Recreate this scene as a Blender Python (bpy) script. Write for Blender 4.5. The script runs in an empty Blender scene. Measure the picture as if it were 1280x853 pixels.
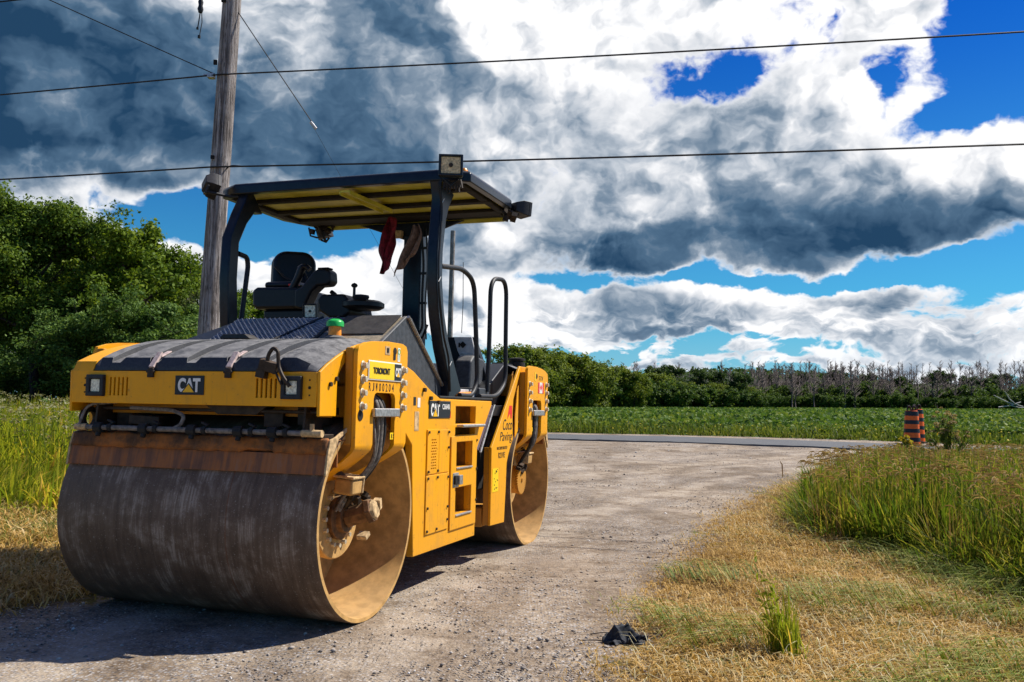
import bpy, bmesh, math, random
import numpy as np
from mathutils import Vector, Matrix
from mathutils.geometry import tessellate_polygon
SC = bpy.context.scene
COL = SC.collection
rad = math.radians
PI = math.pi

# ------------------------------------------------------------------ materials
class NT:
    """small helper round a node tree"""
    def __init__(s, tree): s.t = tree; s.n = tree.nodes; s.l = tree.links
    def new(s, typ, **kw):
        n = s.n.new(typ)
        for k, v in kw.items(): setattr(n, k, v)
        return n
    def put(s, sock, v):
        if isinstance(v, bpy.types.NodeSocket): s.l.new(v, sock)
        elif v is not None: sock.default_value = v
    def math(s, op, a, b=None, c=None, clamp=False):
        n = s.new('ShaderNodeMath', operation=op, use_clamp=clamp)
        s.put(n.inputs[0], a)
        if b is not None: s.put(n.inputs[1], b)
        if c is not None: s.put(n.inputs[2], c)
        return n.outputs[0]
    def vec(s, op, a, b=None):
        n = s.new('ShaderNodeVectorMath', operation=op)
        s.put(n.inputs[0], a)
        if b is not None: s.put(n.inputs[1], b)
        return n.outputs['Value'] if op in ('DOT_PRODUCT', 'LENGTH') else n.outputs[0]
    def comb(s, x=0., y=0., z=0.):
        n = s.new('ShaderNodeCombineXYZ')
        for i, v in enumerate((x, y, z)): s.put(n.inputs[i], v)
        return n.outputs[0]
    def sep(s, v):
        n = s.new('ShaderNodeSeparateXYZ'); s.put(n.inputs[0], v); return n.outputs
    def noise(s, vec, scale, detail=4., rough=.55, dist=0.):
        n = s.new('ShaderNodeTexNoise')
        s.put(n.inputs['Vector'], vec); s.put(n.inputs['Scale'], scale); s.put(n.inputs['Detail'], detail)
        s.put(n.inputs['Roughness'], rough); s.put(n.inputs['Distortion'], dist)
        return n.outputs['Fac']
    def voro(s, vec, scale, feature='F1', out='Distance'):
        n = s.new('ShaderNodeTexVoronoi', feature=feature)
        s.put(n.inputs['Vector'], vec); s.put(n.inputs['Scale'], scale)
        return n.outputs[out]
    def ss(s, v, lo, hi):
        n = s.new('ShaderNodeMapRange', interpolation_type='SMOOTHSTEP')
        s.put(n.inputs[0], v); s.put(n.inputs[1], lo); s.put(n.inputs[2], hi)
        return n.outputs[0]
    def mix(s, f, a, b):
        n = s.new('ShaderNodeMix', data_type='RGBA')
        s.put(n.inputs[0], f)
        s.put(n.inputs[6], a if isinstance(a, bpy.types.NodeSocket) else (*a, 1.))
        s.put(n.inputs[7], b if isinstance(b, bpy.types.NodeSocket) else (*b, 1.))
        return n.outputs[2]
    def ramp(s, f, stops):
        n = s.new('ShaderNodeValToRGB'); s.put(n.inputs[0], f)
        e = n.color_ramp.elements
        while len(e) < len(stops): e.new(.5)
        for i, (p, c) in enumerate(stops): e[i].position = p; e[i].color = (*c, 1.)
        return n.outputs[0]
    def bump(s, h, strength=.3, dist=.01, normal=None):
        n = s.new('ShaderNodeBump'); s.put(n.inputs['Height'], h)
        n.inputs['Strength'].default_value = strength; n.inputs['Distance'].default_value = dist
        if normal is not None: s.put(n.inputs['Normal'], normal)
        return n.outputs[0]

def material(name):
    m = bpy.data.materials.new(name); m.use_nodes = True
    k = NT(m.node_tree); k.n.clear()
    out = k.new('ShaderNodeOutputMaterial'); b = k.new('ShaderNodeBsdfPrincipled')
    k.l.new(b.outputs[0], out.inputs[0])
    k.b = b; k.out = out
    k.obj = k.new('ShaderNodeTexCoord').outputs['Object']
    return m, k
def setb(k, color=None, rough=None, metal=None, normal=None, spec=None, trans=None):
    if color is not None: k.put(k.b.inputs['Base Color'], color if isinstance(color, bpy.types.NodeSocket) else (*color, 1.))
    if rough is not None: k.put(k.b.inputs['Roughness'], rough)
    if metal is not None: k.put(k.b.inputs['Metallic'], metal)
    if normal is not None: k.put(k.b.inputs['Normal'], normal)
    if spec is not None: k.put(k.b.inputs['Specular IOR Level'], spec)

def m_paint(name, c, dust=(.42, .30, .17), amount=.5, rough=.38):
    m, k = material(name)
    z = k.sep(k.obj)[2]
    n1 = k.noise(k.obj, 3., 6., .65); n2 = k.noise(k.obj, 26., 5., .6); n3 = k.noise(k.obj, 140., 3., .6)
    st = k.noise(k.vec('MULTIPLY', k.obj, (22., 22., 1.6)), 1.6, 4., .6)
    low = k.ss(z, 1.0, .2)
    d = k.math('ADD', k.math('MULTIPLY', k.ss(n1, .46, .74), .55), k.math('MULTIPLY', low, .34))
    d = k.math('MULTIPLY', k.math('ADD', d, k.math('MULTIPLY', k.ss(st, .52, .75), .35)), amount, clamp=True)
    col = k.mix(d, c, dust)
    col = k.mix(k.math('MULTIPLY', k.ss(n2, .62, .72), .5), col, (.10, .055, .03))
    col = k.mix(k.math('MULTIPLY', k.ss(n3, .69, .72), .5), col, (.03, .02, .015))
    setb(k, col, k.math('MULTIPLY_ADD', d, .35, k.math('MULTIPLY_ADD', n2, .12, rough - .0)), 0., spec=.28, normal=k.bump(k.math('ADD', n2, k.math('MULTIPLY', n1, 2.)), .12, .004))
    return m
def m_plain(name, c, rough=.5, metal=0., var=.25, bump=.1, scale=20., dustc=None, dusta=0.):
    m, k = material(name)
    n = k.noise(k.obj, scale, 5., .6); n2 = k.noise(k.obj, scale * .2, 4., .6)
    dark = tuple(x * (1 - var) for x in c); lite = tuple(min(1., x * (1 + var)) for x in c)
    col = k.mix(k.ss(n, .3, .7), dark, lite)
    if dustc:
        nz = k.sep(k.new('ShaderNodeNewGeometry').outputs['Normal'])[2]
        up = k.math('MULTIPLY_ADD', k.ss(nz, .5, .9), .95, .05)
        f = k.math('MULTIPLY', k.math('MULTIPLY', k.ss(k.math('ADD', k.math('MULTIPLY', n2, .7), k.math('MULTIPLY', n, .3)), .22, .66), dusta), up, clamp=True)
        col = k.mix(f, col, dustc)
        rough = k.math('MULTIPLY_ADD', f, .4, rough, clamp=True)
    setb(k, col, rough, metal, k.bump(n, bump, .004), spec=.33)
    return m

M = {}
M['yellow'] = m_paint('yellow_paint', (.86, .372, .003), (.30, .17, .06), .58)
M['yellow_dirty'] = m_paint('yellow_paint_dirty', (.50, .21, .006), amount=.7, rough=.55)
M['tan'] = m_plain('dusty_tan_steel', (.50, .29, .095), .75, 0., .25, .3, 11., (.40, .27, .14), .5)
M['pocket'] = m_plain('shaded_yellow_recess', (.26, .11, .008), .7, 0., .3, .2, 14.)  # yellow paint browned so its colour carries the shade inside the step recesses
M['cream'] = m_plain('dried_mud_on_steel', (.50, .34, .17), .85, 0., .4, .5, 30.)
M['black'] = m_plain('black_plastic', (.018, .018, .02), .5, 0., .3, .12, 40., (.20, .17, .14), .28)
M['navy'] = m_plain('blue_black_paint', (.006, .010, .018), .30, 0., .3, .08, 30., (.16, .15, .14), .22)
M['cab_dark'] = m_plain('dark_cab_plastic', (.006, .007, .010), .42, 0., .3, .06, 30.)
M['seat'] = m_plain('black_vinyl', (.005, .007, .012), .36, 0., .3, .05, 60.)
M['cover'] = m_plain('weathered_black_cover', (.028, .029, .032), .42, 0., .3, .15, 75., (.25, .24, .23), .85)
M['cowl'] = m_plain('grey_cowl_plastic', (.045, .05, .058), .5, 0., .3, .12, 30., (.26, .235, .20), .55)
M['sandcowl'] = m_plain('sand_dusted_cowl', (.09, .08, .065), .8, 0., .3, .5, 70., (.34, .27, .18), 1.)
M['rubber'] = m_plain('black_rubber', (.014, .014, .014), .7, 0., .3, .15, 30., (.10, .085, .07), .4)
M['hose'] = m_plain('grey_hose', (.16, .14, .12), .6, 0., .5, .25, 40., (.35, .28, .2), .5)
M['steel'] = m_plain('bare_steel', (.42, .41, .40), .42, .7, .3, .15, 40., (.4, .33, .24), .5)
M['bolt'] = m_plain('bolt_steel', (.55, .47, .34), .5, .35, .3, .2, 50.)
M['silver'] = m_plain('pale_grey_panel', (.50, .50, .50), .5, .1, .15, .08, 20., (.35, .3, .25), .4)
M['cable'] = m_plain('black_cable', (.008, .008, .009), .5, 0., .2, .05, 40.)
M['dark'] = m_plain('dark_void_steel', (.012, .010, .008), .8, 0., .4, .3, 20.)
M['motor'] = m_plain('oily_brown_casting', (.13, .060, .022), .6, .1, .5, .4, 22., (.34, .22, .11), .6)
M['greasy'] = m_plain('greasy_dark_steel', (.035, .024, .016), .6, .2, .5, .4, 18., (.16, .10, .06), .5)
M['lens'] = m_plain('headlamp_glass', (.80, .72, .54), .18, 0., .35, .3, 60.)
M['lens_brown'] = m_plain('dusty_lamp_glass', (.60, .46, .24), .3, 0., .4, .3, 60.)
M['white'] = m_plain('white_lettering', (.78, .76, .70), .5, 0., .05, .02)
M['ink'] = m_plain('black_lettering', (.015, .013, .012), .5, 0., .05, .02)
M['logo_yellow'] = m_plain('logo_yellow', (.90, .48, .01), .4, 0., .05, .02)
M['plate_yellow'] = m_plain('sign_yellow', (.92, .60, .01), .35, 0., .04, .02)
M['signblack'] = m_plain('sign_black', (.014, .016, .02), .4, 0., .1, .02)
M['red'] = m_plain('red_decal', (.75, .03, .02), .4, 0., .05, .02)
M['orange'] = m_plain('orange_lens', (.85, .28, .03), .35, 0., .2, .1)
M['green'] = m_plain('green_plastic', (.02, .42, .08), .35, 0., .2, .05)
M['purple'] = m_plain('faded_grip_strip', (.12, .08, .10), .8, 0., .3, .3, 60.)
M['pink'] = m_plain('dusty_latch_rubber', (.50, .38, .34), .8, 0., .25, .3, 50.)

def m_rust():
    m, k = material('rusty_steel')
    a = k.noise(k.obj, 5., 8., .7); b = k.noise(k.vec('MULTIPLY', k.obj, (20., 2., 2.5)), 1.6, 6., .65); c = k.noise(k.obj, 60., 4., .6)
    col = k.ramp(a, [(.30, (.04, .022, .012)), (.44, (.15, .062, .020)), (.56, (.38, .125, .022)), (.72, (.25, .11, .045))])
    col = k.mix(k.math('MULTIPLY', k.ss(b, .5, .75), .55), col, (.20, .11, .06))
    setb(k, col, .85, .1, k.bump(k.math('ADD', a, k.math('MULTIPLY', c, .5)), .5, .008)); return m
M['rust'] = m_rust()
def m_scraper():
    m, k = material('rusty_scraper_blade')
    b = k.noise(k.vec('MULTIPLY', k.obj, (14., 1., 1.2)), 1.3, 6., .65, .4); c = k.noise(k.obj, 70., 4., .6); a = k.noise(k.obj, 4., 5., .6)
    col = k.ramp(k.math('ADD', k.math('MULTIPLY', b, .6), k.math('MULTIPLY', a, .4)), [(.36, (.11, .050, .030)), (.48, (.21, .088, .042)), (.57, (.36, .125, .034)), (.68, (.27, .15, .09))])
    setb(k, col, .8, .1, k.bump(c, .3, .004)); return m
M['scraper'] = m_scraper()
def m_drum():
    m, k = material('worn_drum_steel')
    s = k.sep(k.obj)
    ang = k.math('ARCTAN2', s[1], s[2])
    v = k.comb(k.math('MULTIPLY', s[0], 22.), k.math('MULTIPLY', ang, 1.5), 0.)
    v2 = k.comb(k.math('MULTIPLY', s[0], 90.), k.math('MULTIPLY', ang, 2.4), 3.)
    v3 = k.comb(k.math('MULTIPLY', s[0], 3.0), k.math('MULTIPLY', ang, 2.2), 7.)
    a = k.noise(v, 1., 7., .68, .5); b = k.noise(v2, 1., 4., .6); c = k.noise(v3, 1.2, 6., .65, .4); f = k.noise(k.obj, 95., 3., .7)
    col = k.ramp(k.math('ADD', k.math('MULTIPLY', a, .5), k.math('MULTIPLY', c, .5)), [(.34, (.066, .040, .024)), (.5, (.135, .085, .053)), (.62, (.215, .145, .097))])
    pt = k.math('MULTIPLY', k.ss(k.math('ADD', k.math('MULTIPLY', c, .62), k.math('MULTIPLY', a, .38)), .50, .62), k.ss(k.math('ADD', b, k.math('MULTIPLY', f, .35)), .56, .78))
    col = k.mix(k.math('MULTIPLY', pt, .6), col, (.42, .34, .26))
    col = k.mix(k.math('MULTIPLY', k.ss(f, .62, .70), .7), col, (.42, .36, .30))
    seam = k.ss(k.math('ABSOLUTE', k.math('ADD', s[0], -.33)), .006, .002)
    col = k.mix(k.math('MULTIPLY', seam, .6), col, (.16, .05, .015))
    setb(k, col, k.math('MULTIPLY_ADD', a, .2, .50), .0, spec=.3, normal=k.bump(k.math('ADD', k.math('ADD', b, f), k.math('MULTIPLY', seam, -1.5)), .25, .003)); return m
M['drum'] = m_drum()
def m_wood():
    m, k = material('weathered_pole_wood')
    a = k.noise(k.vec('MULTIPLY', k.obj, (30., 30., .9)), 1.5, 7., .7, .3); b = k.noise(k.obj, 2.5, 4.); c = k.noise(k.vec('MULTIPLY', k.obj, (60., 60., 6.)), 1.2, 4., .7)
    col = k.ramp(k.math('ADD', k.math('MULTIPLY', a, .75), k.math('MULTIPLY', b, .25)), [(.38, (.03, .022, .018)), (.46, (.15, .125, .11)), (.54, (.33, .29, .27)), (.64, (.52, .48, .45))])
    col = k.mix(k.math('MULTIPLY', k.ss(c, .56, .64), .85), col, (.025, .018, .015))
    setb(k, col, .9, 0., k.bump(k.math('ADD', a, c), .9, .02)); return m
M['wood'] = m_wood()

# ------------------------------------------------------------------ mesh building
class MB:
    def __init__(s, my=1, mx=1): s.v = []; s.f = []; s.m = []; s.my = my; s.mx = mx
    def add(s, vs, fs, m=0):
        o = len(s.v); s.v += [tuple(v) for v in vs]
        s.f += [tuple(i + o for i in f) for f in fs]; s.m += [m] * len(fs); return s
    def box(s, x0, x1, y0, y1, z0, z1, m=0):
        vs = [(x, y, z) for x in (x0, x1) for y in (y0, y1) for z in (z0, z1)]
        return s.add(vs, [(0, 1, 3, 2), (4, 6, 7, 5), (0, 4, 5, 1), (2, 3, 7, 6), (0, 2, 6, 4), (1, 5, 7, 3)], m)
    def obox(s, c, size, rot=(0, 0, 0), m=0):
        R = Matrix.Rotation(rot[2], 3, 'Z') @ Matrix.Rotation(rot[1], 3, 'Y') @ Matrix.Rotation(rot[0], 3, 'X')
        vs = [Vector(c) + R @ Vector((x * size[0] / 2, y * size[1] / 2, z * size[2] / 2)) for x in (-1, 1) for y in (-1, 1) for z in (-1, 1)]
        return s.add(vs, [(0, 1, 3, 2), (4, 6, 7, 5), (0, 4, 5, 1), (2, 3, 7, 6), (0, 2, 6, 4), (1, 5, 7, 3)], m)
    def prism(s, poly, axis, a, b, holes=(), m=0):
        def P(p, t):
            return (t, p[0], p[1]) if axis == 'x' else (p[0], t, p[1]) if axis == 'y' else (p[0], p[1], t)
        loops = [list(poly)] + [list(h) for h in holes]
        flat = [p for l in loops for p in l]; n = len(flat)
        vs = [P(p, a) for p in flat] + [P(p, b) for p in flat]
        fs = []
        if holes:
            for t in tessellate_polygon([[Vector((p[0], p[1], 0)) for p in l] for l in loops]):
                fs.append(tuple(t)); fs.append(tuple(i + n for i in reversed(t)))
        else:
            fs.append(tuple(range(n))); fs.append(tuple(range(2 * n - 1, n - 1, -1)))
        o = 0
        for l in loops:
            k = len(l)
            for i in range(k):
                j = (i + 1) % k; fs.append((o + i, o + j, o + j + n, o + i + n))
            o += k
        return s.add(vs, fs, m)
    def ring(s, c, d, r, n, up=None):
        d = Vector(d).normalized(); u = Vector(up) if up else (Vector((0, 0, 1)) if abs(d.z) < .9 else Vector((0, 1, 0)))
        a = d.cross(u).normalized(); b = a.cross(d).normalized()
        return [Vector(c) + r * (math.cos(2 * PI * i / n) * a + math.sin(2 * PI * i / n) * b) for i in range(n)]
    def tube(s, pts, r, n=10, caps=True, m=0, flat=None):
        pts = [Vector(p) for p in pts]; R = r if isinstance(r, (list, tuple)) else [r] * len(pts)
        vs = []; prev = None
        for i, p in enumerate(pts):
            d = (pts[min(i + 1, len(pts) - 1)] - pts[max(i - 1, 0)]).normalized()
            if prev is None:
                u = Vector((0, 0, 1)) if abs(d.z) < .9 else Vector((0, 1, 0)); a = d.cross(u).normalized()
            else:
                a = prev - d * prev.dot(d)
                a = a.normalized() if a.length > 1e-6 else d.orthogonal().normalized()
            prev = a; b = a.cross(d)
            for q in range(n):
                t = 2 * PI * q / n
                vs.append(p + R[i] * (math.cos(t) * a + math.sin(t) * b))
        fs = [(i * n + q, i * n + (q + 1) % n, (i + 1) * n + (q + 1) % n, (i + 1) * n + q) for i in range(len(pts) - 1) for q in range(n)]
        if caps: fs += [tuple(range(n)), tuple(range((len(pts) - 1) * n, len(pts) * n))]
        return s.add(vs, fs, m)
    def cyl(s, p0, p1, r, n=24, r2=None, m=0): return s.tube([p0, p1], [r, r if r2 is None else r2], n, True, m)
    def lathe(s, prof, c, axis, n=48, m=0, close=False):
        """prof: (t along axis, radius)"""
        vs = []; k = len(prof)
        for t, r in prof:
            for i in range(n):
                a = 2 * PI * i / n; u, w = r * math.cos(a), r * math.sin(a)
                vs.append((c[0] + t, c[1] + u, c[2] + w) if axis == 'x' else (c[0] + u, c[1] + t, c[2] + w) if axis == 'y' else (c[0] + u, c[1] + w, c[2] + t))
        fs = []
        for j in range(k - 1 if not close else k):
            j2 = (j + 1) % k
            for i in range(n): fs.append((j * n + i, j * n + (i + 1) % n, j2 * n + (i + 1) % n, j2 * n + i))
        if not close:
            if prof[0][1] > 1e-5: fs.append(tuple(range(n)))
            if prof[-1][1] > 1e-5: fs.append(tuple(range((k - 1) * n, k * n)))
        return s.add(vs, fs, m)
    def pieces(s):
        """groups of faces whose islands lie apart"""
        par = list(range(len(s.v)))
        def fd(i):
            while par[i] != i: par[i] = par[par[i]]; i = par[i]
            return i
        key = {}
        for i, v in enumerate(s.v):
            k = tuple(round(c, 5) for c in v)
            if k in key: par[fd(i)] = fd(key[k])
            else: key[k] = i
        for f in s.f:
            r = fd(f[0])
            for i in f[1:]: par[fd(i)] = r
        isl = {}
        for j, f in enumerate(s.f): isl.setdefault(fd(f[0]), []).append(j)
        G = []
        for fs in isl.values():
            P = [s.v[i] for j in fs for i in s.f[j]]
            G.append([fs, [min(p[a] for p in P) for a in range(3)], [max(p[a] for p in P) for a in range(3)]])
        ch = True
        while ch and len(G) > 1:
            ch = False
            for a in range(len(G)):
                for b in range(a + 1, len(G)):
                    A, B = G[a], G[b]
                    if all(A[1][q] <= B[2][q] + .003 and B[1][q] <= A[2][q] + .003 for q in range(3)):
                        G[a] = [A[0] + B[0], [min(A[1][q], B[1][q]) for q in range(3)], [max(A[2][q], B[2][q]) for q in range(3)]]; del G[b]; ch = True; break
                if ch: break
        return [g[0] for g in G]
    WHOLE = {'grille', 'lettering', 'caution_marks', 'panel_rib', 'wiring', 'grille_frame', 'panel_switch', 'road', 'hill', 'emblem', 'drum', 'post_cable', 'twig', 'foxtail', 'stencil_mark'}
    def build(s, name, mat, parent=None, **kw):
        if parent is None or name in MB.WHOLE: return s.build1(name, mat, parent, **kw)
        G = s.pieces()
        if len(G) < 2: return s.build1(name, mat, parent, **kw)
        first = None
        for g in G:
            b = MB(s.my, s.mx); ix = {}
            for j in g:
                f = []
                for i in s.f[j]:
                    if i not in ix: ix[i] = len(b.v); b.v.append(s.v[i])
                    f.append(ix[i])
                b.f.append(tuple(f)); b.m.append(s.m[j])
            o = b.build1(name, mat, parent, **kw); first = first or o
        return first
    def build1(s, name, mat, parent=None, bevel=0., seg=2, smooth=True, sharp=35., origin=None):
        o3 = origin or (0, 0, 0)
        me = bpy.data.meshes.new(name)
        me.from_pydata([(v[0] * s.mx - o3[0], v[1] * s.my - o3[1], v[2] - o3[2]) for v in s.v], [], s.f)
        mats = mat if isinstance(mat, (list, tuple)) else [mat]
        for q in mats: me.materials.append(M[q] if isinstance(q, str) else q)
        if len(mats) > 1: me.polygons.foreach_set('material_index', s.m)
        bm = bmesh.new(); bm.from_mesh(me)
        bmesh.ops.remove_doubles(bm, verts=bm.verts, dist=1e-5)
        bmesh.ops.recalc_face_normals(bm, faces=bm.faces)
        bm.to_mesh(me); bm.free()
        if smooth:
            me.polygons.foreach_set('use_smooth', [True] * len(me.polygons))
            me.set_sharp_from_angle(angle=rad(sharp))
        ob = bpy.data.objects.new(name, me); COL.objects.link(ob)
        ob.location = o3
        if parent: ob.parent = parent
        if bevel:
            b = ob.modifiers.new('bevel', 'BEVEL'); b.width = bevel; b.segments = seg; b.limit_method = 'ANGLE'; b.angle_limit = rad(40); b.use_clamp_overlap = True
            w = ob.modifiers.new('weighted_normal', 'WEIGHTED_NORMAL'); w.keep_sharp = True
        return ob

def tag(o, label=None, cat=None, group=None, kind=None):
    if label: o['label'] = label
    if cat: o['category'] = cat
    if group: o['group'] = group
    if kind: o['kind'] = kind
    return o
def empty(name, loc=(0, 0, 0), rz=0, label=None, cat=None, group=None):
    o = bpy.data.objects.new(name, None); COL.objects.link(o); o.location = loc; o.rotation_euler = (0, 0, rz); o.empty_display_size = .2
    return tag(o, label, cat, group)
def copy_tree(o, parent=None):
    c = o.copy(); COL.objects.link(c); c.parent = parent
    for ch in list(o.children): copy_tree(ch, c)
    return c
def arc(pts, n=6, r=.08):
    """round the corners of a polyline"""
    P = [Vector(p) for p in pts]; out = [P[0]]
    for i in range(1, len(P) - 1):
        a = P[i - 1] - P[i]; b = P[i + 1] - P[i]; rr = min(r, a.length * .45, b.length * .45)
        p0 = P[i] + a.normalized() * rr; p1 = P[i] + b.normalized() * rr
        for q in range(n + 1):
            t = q / n; out.append((1 - t) ** 2 * p0 + 2 * t * (1 - t) * P[i] + t * t * p1)
    out.append(P[-1]); return out
FACE = {'x': Matrix(((0, 0, 1), (1, 0, 0), (0, 1, 0))), 'y': Matrix(((1, 0, 0), (0, 0, -1), (0, 1, 0)))}
def text(name, body, face, c, w, h, mat, parent, bold=0., depth=.0025, shear=0., font_space=1.):
    """lettering fitted to a w x h box centred at c; face 'x' looks to +x, 'y' looks to -y"""
    cu = bpy.data.curves.new(name, 'FONT'); cu.body = body; cu.size = 1.; cu.offset = bold; cu.extrude = .01; cu.space_character = font_space
    to = bpy.data.objects.new(name, cu); COL.objects.link(to)
    dg = bpy.context.evaluated_depsgraph_get()
    me = bpy.data.meshes.new_from_object(to.evaluated_get(dg))
    bpy.data.objects.remove(to); bpy.data.curves.remove(cu)
    A = np.empty(len(me.vertices) * 3); me.vertices.foreach_get('co', A); A = A.reshape(-1, 3)
    lo = A.min(0); hi = A.max(0)
    R = FACE[face]
    for i, v in enumerate(me.vertices):
        t = (A[i] - lo) / (hi - lo)
        q = Vector(((t[0] - .5) * w + shear * (t[1] - .5) * h, (t[1] - .5) * h, (t[2]) * depth))
        v.co = R @ q + Vector(c)
    me.materials.clear(); me.materials.append(M[mat])
    ob = bpy.data.objects.new(name, me); COL.objects.link(ob); ob.parent = parent
    return ob
def cat_logo(face, c, w, h, parent, name='logo'):
    """the maker's three letters with the yellow triangle under the A"""
    t = text('lettering', 'CAT', face, c, w, h, 'white', parent, bold=.045)
    R = FACE[face]
    b = MB()
    tri = [(-w * .27, -h * .5), (w * .24, -h * .5), (-w * .01, h * .06)]
    e = [(-w * .33, -h * .5), (w * .30, -h * .5), (-w * .01, h * .16)]
    for poly, d, mi in ((e, .0035, 1), (tri, .0045, 0)):
        vs = [R @ Vector((p[0], p[1], z)) + Vector(c) for z in (0.001, d) for p in poly]
        b.add(vs, [(0, 1, 2), (5, 4, 3), (0, 1, 4, 3), (1, 2, 5, 4), (2, 0, 3, 5)], mi)
    b.build('emblem', ['logo_yellow', 'signblack'], parent, smooth=False)
    return t
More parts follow.
